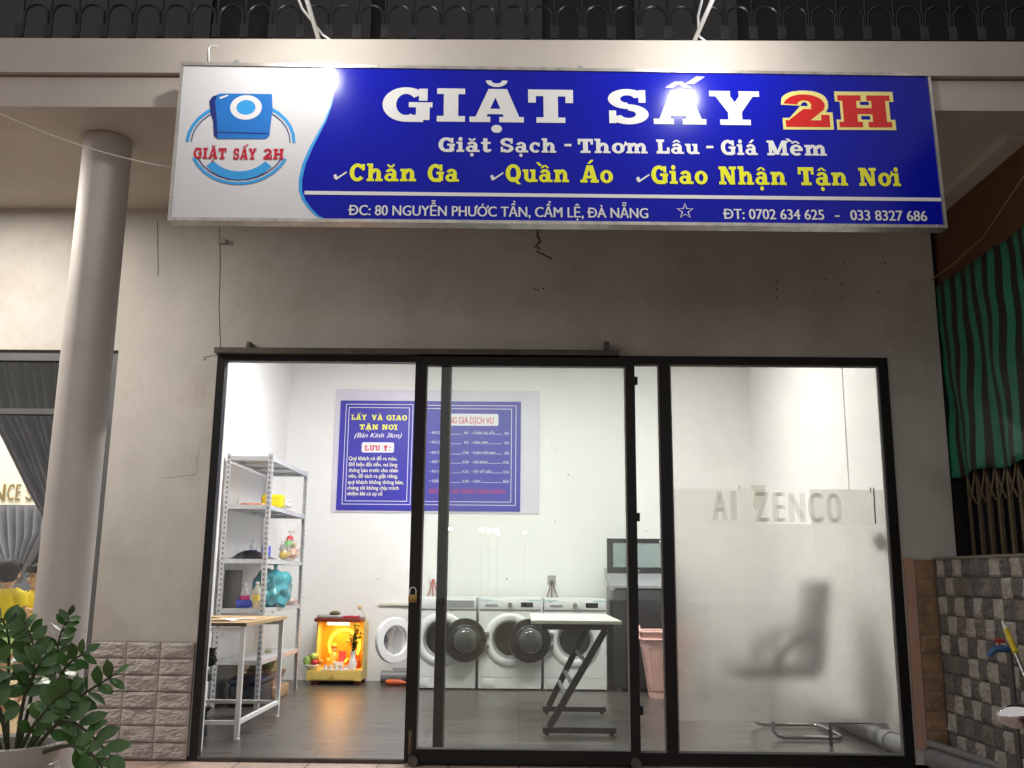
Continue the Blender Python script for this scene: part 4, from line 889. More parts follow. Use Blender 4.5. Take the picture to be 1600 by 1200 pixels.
m = MB(); m.bbox(-.06, .06, -.06, .06, 0, .012, .004); m.ell((0, 0, .03), (.02, .02, .025)); o = m.build('small_dish', PORC); o.location = (-2.36, 2.2, z); tag(o, 'small white dish at the left of the second shelf', 'dish')
z = tiers[2] + .001
bottle('clear water bottle with blue wrap, taller of the two on the rack', (-2.20, 2.55, z + .0), .235, .038, (.75, .80, .85), (.7, .75, .8), (.03, .07, .55))
bottle('short clear water bottle with blue wrap on the middle shelf', (-2.30, 2.5, z), .165, .034, (.75, .80, .85), (.7, .75, .8), (.03, .07, .55))
m = MB(); m.grid(lambda u, v: Vector((-2.40 + .35 * u, 2.05 + .36 * v, z + .004 + .06 * max(0, math.sin(math.pi * u) * math.sin(math.pi * v)) * (1 + .9 * noise.noise(Vector((u * 5, v * 5, 1)))))), 22, 18)
tag(m.build('black_bag', mat('black_film', (.012, .012, .013), rough=.25, var=.3, bump=.6, bs=20)), 'flattened black plastic bag on the middle shelf', 'bag')
bag('snack_sack', 'clear knotted bag of colourful snacks on the middle shelf', (-2.10, 2.98, z), (.085, .13, .10), (.80, .72, .70), .35, 3, inner=[((-.03, -.05, .06), (.05, .06, .045), (.75, .55, .12)), ((.02, .05, .07), (.05, .06, .05), (.72, .30, .12)), ((0, -.06, .14), (.04, .05, .04), (.10, .36, .08)), ((.01, .04, .15), (.05, .05, .04), (.70, .60, .35)), ((0, 0, .2), (.03, .03, .03), (.62, .05, .06))])
z = tiers[3] + .001
m = MB(); m.bbox(-.07, .07, -.012, .012, 0, .30, .004); mo = m.build('grey_panel', mat('dull_grey_board', (.16, .16, .16), rough=.5)); mo.location = (-2.34, 2.10, z); mo.rotation_euler = (R_(-4), 0, 0); tag(mo, 'dark grey flat panel standing upright on the fourth shelf', 'panel')
bottle('clear soda bottle with pink and purple label on the fourth shelf', (-2.225, 2.08, z), .20, .038, (.7, .7, .75), (.7, .7, .72), (.55, .03, .18))
bottle('squat blue detergent bottle lying in front on the fourth shelf', (-2.28, 2.05, z + .036), .15, .034, (.05, .10, .60), (.02, .02, .03), None, (0, R_(90), R_(8)), a=.8)
bottle('pale sauce bottle with yellow label and white cap on the fourth shelf', (-2.13, 2.08, z), .21, .036, (.75, .70, .55), (.85, .85, .85), (.72, .55, .10))
m = MB(); m.lathe([(.028, 0), (.045, 0), (.045, .06), (.028, .06), (.028, 0)], (-2.10, 2.0 + .06, z), 24); tag(m.build('tape_roll', mat('masking_tape', (.68, .56, .34), rough=.6)), 'roll of beige masking tape at the shelf edge', 'tape roll')
bag('carrier_bag', 'translucent teal plastic carrier bag on the fourth shelf', (-2.12, 2.55, z), (.13, .22, .16), (.05, .36, .42), .72, 5)
bag('paper_bag', 'crumpled pale pink plastic bag at the far end of the fourth shelf', (-2.12, 3.05, z), (.09, .16, .035), (.75, .60, .55), .7, 12, knot=False)
z = .012
m = MB(); m.bbox(-.14, .12, -.20, .20, 0, .17, .02); tb = thing('tool_box', 'dark navy tool box on the floor under the rack', 'tool box', (-2.18, 2.3, z))
m.build('body', mat('navy_plastic', (.03, .035, .05), rough=.4), tb, True)
m = MB(); m.bbox(-.15, .13, -.21, .21, .171, .215, .012); m.build('lid', mat('navy_lid', (.02, .03, .06), rough=.35), tb, True)
m = MB(); m.bbox(-.03, .03, -.222, -.205, .13, .20, .006); m.build('latch', BLACKPL, tb, True)
m = MB(); m.lathe([(0, 0), (.12, 0), (.17, .12), (.18, .125), (.165, .115), (.115, .01), (0, .01)], (0, 0, 0), 28); bs_ = m.build('wash_basin', mat('dusty_pink_plastic', (.55, .36, .32), rough=.4)); bs_.location = (-2.20, 2.78, z + .10); tag(bs_, 'dusty pink plastic basin under the rack', 'basin')
m = MB(); m.bbox(-.16, .16, -.2, .2, 0, .098, .01); o = m.build('carton', mat('carton', (.40, .26, .15), rough=.8, var=.2)); o.location = (-2.20, 2.78, z); tag(o, 'brown cardboard carton under the pink basin', 'carton')
bag('plastic_bag', 'olive and white plastic bag stuffed in the pink basin', (-2.20, 2.78, z + .115), (.13, .13, .10), (.50, .48, .24), .85, 15)
m = MB(); m.lathe([(0, 0), (.045, 0), (.05, .01), (.11, .075), (.107, .077), (.045, .014), (0, .012)], (U(545 - 90, 1062, Z=.012).x - .22, 3.62, .012), 28)
tag(m.build('white_bowl', PORC), 'white bowl on the floor between rack and shrine', 'bowl')

# desk at the left front
Dk = thing('desk', 'small wood topped desk with white steel legs inside the doorway', 'desk', (-2.1, 1.1, .012))
dx0, dx1, dy0, dy1, dz = -2.42, -1.775, .56, 1.66, .735
m = MB(); m.box(dx0, dx1, dy0, dy1, dz - .022, dz); m.build('desktop', WOOD, Dk)
m = MB(); m.box(dx0, dx1 + .001, dy0 - .002, dy0, dz - .022, dz - .001); m.build('edge_band', WOODE, Dk)
for x in (dx0 + .03, dx1 - .03):
    for y in (dy0 + .04, dy1 - .04):
        m = MB(); m.box(x - .015, x + .015, y - .015, y + .015, .03, dz - .0225); lg = m.build('leg', WHITEP, Dk)
        m = MB(); m.lathe([(.022, .012), (.02, .022), (.006, .03)], (x, y, 0), 12); m.build('levelling_foot', WHITEPL, lg)
RL = [(x - .012, x + .012, dy0 + .056, dy1 - .056, .10, .125) for x in (dx0 + .03, dx1 - .03)]
for y in (dy0 + .04, dy1 - .04): RL += [(dx0 + .046, dx1 - .046, y - .012, y + .012, dz - .06, dz - .035), (dx0 + .046, dx1 - .046, y - .012, y + .012, .10, .125)]
for q in RL: m = MB(); m.box(*q); m.build('rail', WHITEP, Dk)
m = MB(); m.grid(lambda u, v: Vector((-2.2 + .28 * u, .72 + .2 * v, dz + .003 + .025 * math.sin(u * 3.1) * (1 - v * .6))), 12, 6); m.grid(lambda u, v: Vector((-2.1 + .25 * u, 1.0 + .15 * v, dz + .002 + .006 * u)), 6, 4)
tag(m.build('paper_sheet', mat('white_paper', (.8, .8, .78), rough=.7)), 'curled white papers lying on the wood desk', 'paper')
m = MB()
for k in range(9): m.ell((-2.28 + .22 * random.random(), .62 + .25 * random.random(), .05 + .055 * k), (.13 - .005 * k, .13, .075), 16, 10, .7, k + 20)
m.lathe([(.16, .013), (.15, .1), (.1, .3), (0, .4)], (-2.2, .74, 0), 12)
tag(m.build('clothes_pile', DARKF), 'heap of black clothes and bags under the desk', 'clothes pile')

# ------------------------------------------------------------------ altar
ay = 3.72; ax0 = U(487, 1050, Y=ay).x; ax1 = U(565, 1050, Y=ay).x; z0 = .012
A = thing('shrine', 'small lit golden household shrine on the floor by the back wall', 'shrine', ((ax0 + ax1) / 2, 3.9, z0))
def Zp(y, Y=ay): return U(520, y, Y=Y).z
zb, zs, zr = z0 + .04, z0 + .135, Zp(972)
m = MB(); m.box(ax0 - .04, ax1, ay - .04, 4.06, zb, zs); m.build('base', GOLDL, A)
m = MB(); m.box(ax0 + .0, ax1 - .06, ay - .048, ay - .0405, zb + .012, zs - .014); dw = m.build('drawer', GOLDL, A)
m = MB(); m.lathe([(0, -.022), (.012, -.02), (.013, -.012), (.006, -.008), (.006, 0)], ((ax0 + ax1) / 2 - .03, ay - .048, (zb + zs) / 2), 12, 'Y'); m.build('knob', GOLD, dw)
m = MB()
for x in (ax0, ax1 - .08): m.box(x, x + .07, ay, ay + .06, z0, zb); m.box(x, x + .07, 3.98, 4.04, z0, zb)
m.build('foot', REDW, A)
cx0, cx1 = ax0 + .015, ax1
m = MB(); m.box(cx0, cx0 + .012, ay + .08, 4.05, zs, zr); m.box(cx1 - .012, cx1, ay + .08, 4.05, zs, zr); m.build('side_panel', GOLDL, A)
m = MB(); m.box(cx0 + .012, cx1 - .012, 4.035, 4.05, zs, zr); m.build('back_panel', mat('orange_gold_back', (.80, .42, .03), rough=.4, var=.25, vs=16), A)
m = MB(); m.bbox(cx0 - .02, cx1 - .035, ay + .02, 4.06, zr, zr + .035, .006); m.build('roof', REDW, A)
m = MB(); xc = (cx0 + cx1) / 2; m.lathe([(.135, -.004), (.15, -.012), (.165, -.004), (.15, 0), (.135, -.004)], (xc, 4.033, zs + .21), 36, 'Y'); m.build('halo', emis('halo_glow', (1, .62, .05), 2.2), A)
m = MB(); m.box(xc - .13, xc + .08, ay + .06, ay + .075, zr - .028, zr - .010); m.build('lamp_strip', emis('strip_glow', (1, .85, .5), 14), A)
l = bpy.data.lights.new('shrine_lamp', 'AREA'); l.size = .25; l.size_y = .04; l.shape = 'RECTANGLE'; l.energy = 2.6; l.color = (1, .60, .18)
lo = bpy.data.objects.new('shrine_lamp', l); COL.objects.link(lo); lo.location = (xc, ay + .14, zr - .02)
# things in and on the shrine
def fig(x, y, s, lab, robe):
    t = thing('figurine', lab, 'figurine', (x, y, zs + .001), 'figurines seated in the shrine')
    m = MB(); m.lathe([(0, 0), (.055 * s, 0), (.06 * s, .02 * s), (.05 * s, .05 * s), (.038 * s, .09 * s), (.028 * s, .115 * s), (.012 * s, .125 * s)], (0, 0, 0), 16); m.ell((-.04 * s, -.02 * s, .05 * s), (.02 * s, .03 * s, .03 * s)); m.ell((.04 * s, -.02 * s, .05 * s), (.02 * s, .03 * s, .03 * s)); m.build('robe', robe, t, True)
    m = MB(); m.ell((0, 0, .145 * s), (.025 * s, .025 * s, .03 * s)); m.build('head', mat('gilt_face', (.8, .55, .3), rough=.4), t, True)
    m = MB(); m.lathe([(.027 * s, .155 * s), (.03 * s, .165 * s), (.018 * s, .185 * s), (0, .19 * s)], (0, 0, 0), 14); m.build('hat', GOLD, t, True)
fig(xc - .085, 3.95, 1.25, 'seated golden figurine at the fruit side of the shrine', mat('figurine_gold', (.75, .40, .05), rough=.35, var=.3, vs=20))
fig(xc + .11, 3.97, 1.1, 'seated red and gold figurine behind the flower vase', mat('figurine_red', (.60, .10, .03), rough=.35, var=.3, vs=20))
t = thing('votive_lamp', 'glowing red votive lamp in the middle of the shrine', 'lamp', (xc + .015, 3.86, zs + .001))
m = MB(); m.lathe([(0, 0), (.03, 0), (.012, .02), (.012, .05), (.034, .09), (.038, .15), (.044, .165), (.0, .15)], (0, 0, 0), 18); m.build('cup', emis('red_glow', (1, .04, .03), 1.6), t, True)
t = thing('incense_bowl', 'white incense bowl at the front of the shrine', 'bowl', (xc - .01, ay + .08, zs + .001))
m = MB(); m.lathe([(0, 0), (.035, 0), (.055, .04), (.058, .07), (.05, .07), (.045, .05), (0, .05)], (0, 0, 0), 22); m.build('bowl', PORC, t, True)
m = MB()
for k in range(3): m.tube([((k - 1) * .012, 0, .05), ((k - 1) * .02, 0, .19)], .0018, 5)
m.build('incense_stick', REDW, t, True)
for k, px in enumerate((-.115, -.065, -.015, .035, .085)):
    m = MB(); m.lathe([(0, 0), (.014, 0), (.021, .032), (.018, .032), (.012, .006), (0, .006)], (0, 0, 0), 14); o = m.build('offering_cup', PORC); o.location = (xc - .0 + px, ay - .005, zs + .013)
    tag(o, 'tiny white offering cup in the row along the shrine front', 'cup', 'offering cups in a row')
m = MB(); m.bbox(xc - .15, xc + .12, ay - .035, ay + .025, zs + .0005, zs + .012, .003); tag(m.build('offering_tray', PORC), 'narrow white tray under the offering cups', 'tray')
t = thing('flower_vase', 'white vase of yellow flowers standing in front of the shrine', 'vase', (cx1 - .095, ay + .03, zs + .001)); v0 = Vector(t.location)
m = MB(); m.lathe([(0, 0), (.03, 0), (.034, .01), (.042, .06), (.026, .10), (.024, .15), (.036, .175), (.03, .172), (0, .1)], (0, 0, 0), 22); m.build('vase', PORC, t, True)
m = MB(); fl = MB()
random.seed(4)
for k in range(26):
    a = random.random() * 6.28; sp = .02 + .07 * random.random(); hh = .26 + .17 * random.random(); tip = Vector((sp * math.cos(a), sp * math.sin(a) * .6, hh)); m.tube([(0, 0, .15), (tip.x * .4, tip.y * .4, .22), tip], .002, 4)
    for q in range(5):
        c = Vector((0, 0, .16)).lerp(tip, .35 + .13 * q); b = random.random() * 6.28; d = Vector((math.cos(b), math.sin(b), .5)) * .035; n_ = Vector((-math.sin(b), math.cos(b), 0)) * .010
        m.add([c, c + d * .5 + n_, c + d, c + d * .5 - n_], [(0, 1, 2, 3)], False)
    if k % 2 == 0: fl.ell(tip, (.018, .016, .013), 9, 6, .4, k)
m.build('foliage', mat('bouquet_green', (.045, .08, .015), rough=.6, var=.4, vs=30), t, True); fl.build('blossom', mat('yellow_petal', (.75, .50, .02), rough=.6, var=.2, vs=40), t, True)
fb = Vector((ax0 - .005, ay + .03, zs + .001)); t = thing('fruit_bowl', 'white bowl under the fruit at the left of the shrine', 'bowl', fb)
m = MB(); m.lathe([(0, 0), (.035, 0), (.04, .01), (.085, .045), (.082, .048), (.04, .016), (0, .012)], (0, 0, 0), 24); m.build('bowl', PORC, t, True)
GM = mat('green_mango', (.22, .34, .08), rough=.35, var=.25, vs=9); RA = mat('red_apple', (.40, .03, .03), rough=.25, var=.35, vs=8); GA = mat('green_apple', (.42, .52, .10), rough=.3, var=.2); LY = mat('dark_fruit', (.12, .10, .03), rough=.5, var=.3)
for nm, q, rr, mt, lb in (('mango', (-.045, -.01, .075), (.04, .04, .052), GM, 'large green mango in the shrine fruit bowl'), ('apple', (.03, -.03, .065), (.037, .037, .034), RA, 'red apple at the front of the shrine fruit bowl'), ('apple', (.015, -.005, .12), (.036, .036, .034), GA, 'pale green apple on top of the shrine fruit bowl'), ('guava', (.0, .04, .10), (.05, .04, .045), LY, 'dull olive fruit at the back of the fruit bowl'), ('mandarin', (.075, .01, .07), (.03, .03, .03), mat('orange_skin', (.6, .22, .02), rough=.4), 'small orange mandarin in the shrine fruit bowl')):
    m = MB(); m.ell((0, 0, 0), rr, 16, 10, .12, len(nm)); m.tube([(0, 0, rr[2] * .9), (.003, 0, rr[2] * 1.18)], .003, 5); o = m.build(nm, mt); o.location = fb + Vector(q); tag(o, lb, 'fruit')
zt_ = zr + .036
m = MB(); m.bbox(cx0 - .01, xc + .02, ay + .06, ay + .16, zt_, zt_ + .03, .01); tag(m.build('incense_pack', mat('silver_wrap', (.6, .6, .6), rough=.25, metal=.4, var=.3, vs=20)), 'silver wrapped packet lying on the shrine roof', 'packet')
m = MB(); m.bbox(xc + .02, cx1 - .06, ay + .05, ay + .15, zt_, zt_ + .022, .008); tag(m.build('red_pack', mat('red_wrap', (.45, .03, .06), rough=.35, var=.3)), 'dark red packet lying on the shrine roof', 'packet')
m = MB(); m.lathe([(0, 0), (.05, .0), (.055, .02), (.02, .035), (0, .036)], (xc - .07, ay + .11, zt_ + .031), 16); tag(m.build('dark_dish', mat('bronze_dish', (.12, .09, .03), rough=.4)), 'dark little dish on the silver packet', 'dish')
m = MB(); m.tube([(cx1 - .0, ay + .16, zt_ - .0), (cx1 - .05, ay + .13, zt_ + .085)], .003, 6); m.ell((cx1 - .062, ay + .125, zt_ + .10), (.022, .008, .022)); tag(m.build('feather_duster', mat('pale_wood', (.6, .45, .2), rough=.6)), 'small wooden handled brush leaning on the shrine top', 'brush')
# strip on wall, floor tubes, torch
m = MB(); a = U(592, 943, Y=YB - .02); b = U(700, 944, Y=YB - .02)
m.grid(lambda u, v: Vector((a.x + (b.x - a.x) * u, YB - .02 - .012 * math.sin(u * 2), a.z + .012 * math.sin(u * 3.5 + .6) - .028 * v)), 16, 2); m.grid(lambda u, v: Vector((a.x + (b.x - a.x) * u, YB - .02 - .012 * math.sin(u * 2) + .03 * v, a.z + .012 * math.sin(u * 3.5 + .6))), 16, 2)
tag(m.build('trim_strip', mat('ivory_strip', (.70, .69, .60), rough=.6)), 'pale ivory strip bent along the wall behind the pale ring door', 'strip')
a = U(595, 1056, Y=3.85); m = MB(); m.tube([(a.x, 3.85, .075), (a.x + .6, 3.9, .075)], .06, 20); tag(m.build('pvc_offcut', PVC), 'short thick grey pipe offcut lying beside the shrine', 'pipe')
m = MB(); m.tube([(a.x + .1, 3.98, .12), (a.x + .7, 3.98, .12)], .03, 14); m.box(a.x + .12, a.x + .7, 3.95, 4.01, .012, .09); tag(m.build('pvc_offcut', PVC), 'thinner grey pipe offcut against the wall behind the thick one', 'pipe')
m = MB(); a2 = U(603, 1064, Y=3.72); m.tube([(a2.x, 3.72, .04), (a2.x + .03, 3.72, .042), (a2.x + .14, 3.71, .042), (a2.x + .19, 3.71, .035), (a2.x + .25, 3.71, .03)], [.018, .027, .026, .014, .02], 12); tag(m.build('orange_torch', mat('orange_plastic', (.75, .14, .04), rough=.4)), 'orange plastic tool lying on the floor before the grey pipe', 'tool')
# outlets
for px, py, lb in ((677, 905, 'white wall outlet with red wires above the plain washing machine'), (862, 907, 'grey wall outlet with dark wires above the gap of two machines')):
    p = U(px, py, Y=YB - .01); t = thing('wall_outlet', lb, 'outlet', (p.x, YB, p.z), 'outlets above the machines')
    m = MB(); m.bbox(p.x - .04, p.x + .04, YB - .02, YB, p.z - .03, p.z + .05, .004); m.build('plate', WHITEPL if px < 700 else GREYPL, t)
    m = MB()
    for s in (-.02, 0, .025): m.tube([(p.x + s * .3, YB - .02, p.z), (p.x + s, YB - .035, p.z - .08), (p.x + s * 3, YB - .03, p.z - .2)], .006, 6)
    m.build('wire', mat('red_wire', (.45, .10, .08), rough=.5) if px < 700 else mat('dark_wire', (.12, .06, .06), rough=.5), t)

# ------------------------------------------------------------------ studio at the left
Wd = thing('studio_window', 'grey framed studio window with dark transom bar at far left', 'window', (-4, .05, 0))
zt_ = U(60, 640, Y=.03).z
m = MB(); m.box(-8, WX1 - .0, .02, .08, WZ1 - .065, WZ1 - .001); m.box(WX1 - .05, WX1 - .001, .02, .08, 0, WZ1 - .065); m.box(-8, WX1 - .05, .02, .08, zt_ - .03, zt_ + .005); m.box(-8, WX1 - .05, .02, .08, 0, .06); m.build('frame', mat('slate_frame', (.10, .105, .11), rough=.45), Wd)
m = MB(); m.box(-8, WX1 - .05, .048, .053, zt_ + .005, WZ1 - .065); m.build('transom_pane', TINTG, Wd)
m = MB(); m.box(-8, WX1 - .05, .048, .053, .06, zt_ - .03); m.build('glass_pane', glass_mat('studio_glass', (.95, .96, .95), .0), Wd)
# curtain swagged to the right
YC = .26
Lp = [(-55, 557), (-30, 640), (0, 685), (40, 760), (82, 832), (104, 870), (108, 900), (104, 960), (100, 1060)]
Rp = [(160, 557), (160, 640), (160, 690), (158, 760), (150, 832), (140, 870), (138, 900), (142, 960), (145, 1060)]
def cur(u, v):
    f = v * (len(Lp) - 1); i = min(int(f), len(Lp) - 2); t = f - i
    lx, ly = [Lp[i][k] + (Lp[i + 1][k] - Lp[i][k]) * t for k in (0, 1)]; rx, ry = [Rp[i][k] + (Rp[i + 1][k] - Rp[i][k]) * t for k in (0, 1)]
    p = U(lx + (rx - lx) * u, ly + (ry - ly) * u, Y=YC); amp = .045 if v < .5 else .03
    p.y += amp * math.sin(u * 84 + .9 * math.sin(v * 3)) + .025 * math.sin(u * 31 + v * 4); return p
m = MB(); m.grid(cur, 240, 40); o = m.build('curtain', CURT); tag(o, 'grey pleated curtain swagged aside in the studio window', 'curtain')
sd = o.modifiers.new('thickness', 'SOLIDIFY'); sd.thickness = .004
# back wall: letters, mirror, drape mesh in place of the mirrored curtain
YS = 3.84; zm = U(30, 789, Y=YS).z
pn = Panel(Matrix.Translation((0, YS, 0))); LETG = mat('aged_gold_letter', (.22, .16, .05), rough=.45, var=.2)
m = MB()
for s, x0, x1 in (('N', -12, 8), ('C', 11, 22), ('E', 24, 32), ('S', 40, 52)): pn.line(m, inter(s, .03), (x0, 782), (x1, 782), 27, .012)
tag(m.build('wall_lettering', LETG), 'gold capital letters on the white studio wall above the mirror', 'lettering')
m = MB(); m.box(-7.9, -2.75, YS - .002, YS + .008, .1, zm); mr = m.build('wall_mirror', mat('mirror_silver', (.30, .31, .34), rough=.02, metal=1, var=.01)); tag(mr, 'wide mirror on the lower studio wall behind the children', 'mirror')
def cur2(u, v):  # solid drape added to imitate the curtain's reflection in the mirror
    L2 = [(-10, 790), (-5, 850), (20, 905)]; R2 = [(80, 790), (75, 832), (28, 912)]
    f = v * 2; i = min(int(f), 1); t = f - i
    a = [L2[i][k] + (L2[i + 1][k] - L2[i][k]) * t for k in (0, 1)]; b = [R2[i][k] + (R2[i + 1][k] - R2[i][k]) * t for k in (0, 1)]
    p = U(a[0] + (b[0] - a[0]) * u, a[1] + (b[1] - a[1]) * u, Y=3.6); p.y += .05 * math.sin(u * 40); return p
m = MB(); m.grid(cur2, 120, 20); o2 = m.build('curtain', mat('mirror_image_drape', (.16, .17, .22), rough=.7, var=.15)); tag(o2, 'blue grey drape modelled in place of the curtain reflected in the mirror', 'curtain')
l = bpy.data.lights.new('studio_lamp', 'AREA'); l.size = 2.2; l.energy = 120; l.color = (1, .95, .84); lo = bpy.data.objects.new('studio_lamp', l); COL.objects.link(lo); lo.location = (-4.6, 2.2, 3.26)
m = MB(); m.box(-5.7, -3.5, 1.1, 3.3, 3.275, 3.299); tag(m.build('studio_light_panel', emis('studio_panel_glow', (1, .95, .85), 2)), 'square lit ceiling panel inside the studio room', 'ceiling light')
# porch downlight over the studio entrance
dl = thing('porch_downlight', 'round lit downlight under the porch soffit at left', 'downlight', (-3.35, -1.05, 3.35))
m = MB(); m.lathe([(.09, 3.352), (.10, 3.335), (.075, 3.335), (.075, 3.345)], (-3.35, -1.05, 0), 24); m.build('bezel', WHITEP, dl)
m = MB(); m.lathe([(0, 3.342), (.074, 3.342)], (-3.35, -1.05, 0), 24); m.build('lens', emis('downlight_glow', (1, .9, .72), 12), dl)
l = bpy.data.lights.new('porch_lamp', 'AREA'); l.shape = 'DISK'; l.size = .14; l.energy = 62; l.color = (1, .93, .82); lo = bpy.data.objects.new('porch_lamp', l); COL.objects.link(lo); lo.location = (-3.35, -1.05, 3.325)

# children
def skin_mesh(name, V, E, mtl, parent, sub=2):
    me = bpy.data.meshes.new(name); me.from_pydata([v[:3] for v in V], E, []); o = bpy.data.objects.new(name, me); COL.objects.link(o)
    md = o.modifiers.new('s', 'SKIN'); md.use_smooth_shade = True
    for i, v in enumerate(V):
        d = me.skin_vertices[0].data[i]; d.radius = (v[3], v[4] if len(v) > 4 else v[3]); d.use_root = (i == 0)
    o.modifiers.new('u', 'SUBSURF').levels = sub
    bpy.context.view_layer.update(); m2 = bpy.data.meshes.new_from_object(o.evaluated_get(bpy.context.evaluated_depsgraph_get())); m2.name = name
    bpy.data.objects.remove(o); m2.materials.clear(); m2.materials.append(mtl)
    for p in m2.polygons: p.use_smooth = True; p.material_index = 0
    r = bpy.data.objects.new(name, m2); COL.objects.link(r); r.parent = parent; return r
def child(px, py_top, Y, rz, lab, s, arms, bun=False):
    p = U(px, py_top, Y=Y); H = p.z - .01; k = H / 1.20
    t = thing('person', lab, 'child', (p.x, Y, .01)); t.rotation_euler = (0, 0, rz)
    q = lambda *a: tuple(v * k for v in a)
    V = [q(0, 0, .62, .085, .07), q(0, .0, .74, .075, .06), q(0, 0, .86, .09, .062), q(0, 0, .935, .05, .045), q(0, 0, .975, .032), q(0, -.005, 1.02, .062, .066), q(0, -.006, 1.08, .078, .085), q(0, 0, 1.145, .055, .062)]
    E = [(i, i + 1) for i in range(7)]
    for sgn_ in (-1, 1):
        n = len(V); V += [q(sgn_ * .055, 0, .54, .06), q(sgn_ * .06, -.005, .32, .043), q(sgn_ * .06, .005, .10, .03), q(sgn_ * .06, -.05, .03, .026), q(sgn_ * .06, -.10, .025, .02)]; E += [(0, n), (n, n + 1), (n + 1, n + 2), (n + 2, n + 3), (n + 3, n + 4)]
        n = len(V); a = arms(sgn_); V += [q(*w) for w in a]; E += [(3, n)] + [(n + i, n + i + 1) for i in range(len(a) - 1)]
        w = Vector(a[-1][:3]); pv = Vector(a[-2][:3]); d = (w - pv).normalized(); sd_ = d.cross(Vector((sgn_, 0, 0))); sd_ = sd_.normalized() if sd_.length > .1 else Vector((0, 1, 0))
        base = n + len(a) - 1
        for f, L in enumerate((.035, .042, .044, .038)):
            n2 = len(V); o_ = w + sd_ * (.011 * (f - 1.5)) + d * .02; V += [q(*o_, .0062), q(*(o_ + d * L), .005)]; E += [(base, n2), (n2, n2 + 1)]
        n2 = len(V); V += [q(*(w + sd_ * .026), .0066), q(*(w + sd_ * .036 + d * .022), .0055)]; E += [(base, n2), (n2, n2 + 1)]
    skin_mesh('body', V, E, SKIN, t)
    # hair cap, shirt, skirt, face
    m = MB(); m.ell(q(0, .016, 1.105), q(.094, .098, .098), 20, 14, .08, 3)
    m.v = [v for v in m.v]
    for v in m.v:
        fr_ = -v.y / k
        if fr_ > .035 and v.z / k < 1.125: v.y = -.03 * k
    for j in range(9):
        a_ = -.9 + j * .225; m.bar(q(.085 * math.sin(a_), -.082 * math.cos(a_), 1.165), q(.082 * math.sin(a_), -.098 * math.cos(a_), 1.115), .022 * k, .012 * k)
    if bun: m.ell(q(0, .10, 1.06), q(.04, .05, .08), 12, 8, .2, 5)
    m.build('hair', HAIR, t, True)
    m = MB()
    def loop(z, rx, ry, wv=0): return [Vector(q(rx * math.cos(6.2832 * j / 28) * (1 + wv * math.sin(j * 3.1)), ry * math.sin(6.2832 * j / 28) * (1 + wv * math.sin(j * 3.1)), z)) for j in range(28)]
    def loops(L):
        vs = sum(L, []); m.add(vs, [(a * 28 + j, a * 28 + (j + 1) % 28, (a + 1) * 28 + (j + 1) % 28, (a + 1) * 28 + j) for a in range(len(L) - 1) for j in range(28)], True)
    loops([loop(.70, .112, .092, .02), loop(.74, .11, .09, .01), loop(.82, .116, .086), loop(.90, .112, .078), loop(.945, .085, .065), loop(.965, .05, .048)])
    for sgn_ in (-1, 1):
        a = arms(sgn_); A_, B_ = Vector(a[0][:3]) * k, Vector(a[1][:3]) * k; m.tube([Vector(q(sgn_ * .06, 0, .93)), A_, A_.lerp(B_, .55), A_.lerp(B_, .8)], [.05 * k, .052 * k, .05 * k, .05 * k], 14, False)
    m.build('shirt', YSHIRT, t, True)
    m = MB(); loops([loop(.72, .10, .085), loop(.68, .115, .10, .03), loop(.56, .16, .145, .07), loop(.47, .19, .17, .10)]); m.build('skirt', GSKIRT, t, True)
    for sgn_ in (-1, 1):
        m = MB(); m.ell(q(sgn_ * .030, -.080, 1.085), q(.012, .008, .008), 10, 6); m.build('eye', BLACKPL, t, True)
        m = MB(); m.ell(q(sgn_ * .081, .0, 1.075), q(.012, .02, .028), 10, 6); m.build('ear', SKIN, t, True)
    m = MB(); m.ell(q(0, -.092, 1.055), q(.012, .014, .016), 10, 6); m.build('nose', SKIN, t, True)
    m = MB(); m.ell(q(0, -.080, 1.022), q(.022, .008, .006), 10, 6); m.build('mouth', mat('lips', (.45, .12, .10), rough=.5), t, True)
    m = MB(); 
    for sgn_ in (-1, 1):
        for j in range(6): m.mi = j % 2; m.lathe([(.036 + .001 * j, .14 + .03 * j), (.037 + .001 * j, .17 + .03 * j)], q(sgn_ * .06, .003, 0), 14)
    for v in m.v: v.z *= k
    m.build('sock', [STRIPE, SOCKD], t, True)
    return t
def arms_pray(s): return [(s * .115, 0, .905, .034), (s * .135, -.05, .79, .03), (s * .07, -.13, .80, .022), (s * .014, -.16, .87, .018)]
def arms_down(s): return [(s * .115, 0, .905, .034), (s * .145, .0, .80, .028), (s * .16, -.07, .74, .022), (s * .12, -.15, .73, .018)]
child(16, 873, 1.55, R_(180), 'child in yellow top and green skirt seen from behind at the window', 1, arms_down)
child(62, 879, 1.95, R_(-25), 'child in yellow crop top facing out with palms pressed together, modelled in place of a mirror image', 1, arms_pray)  # solid figure added to imitate a child's reflection in the mirror

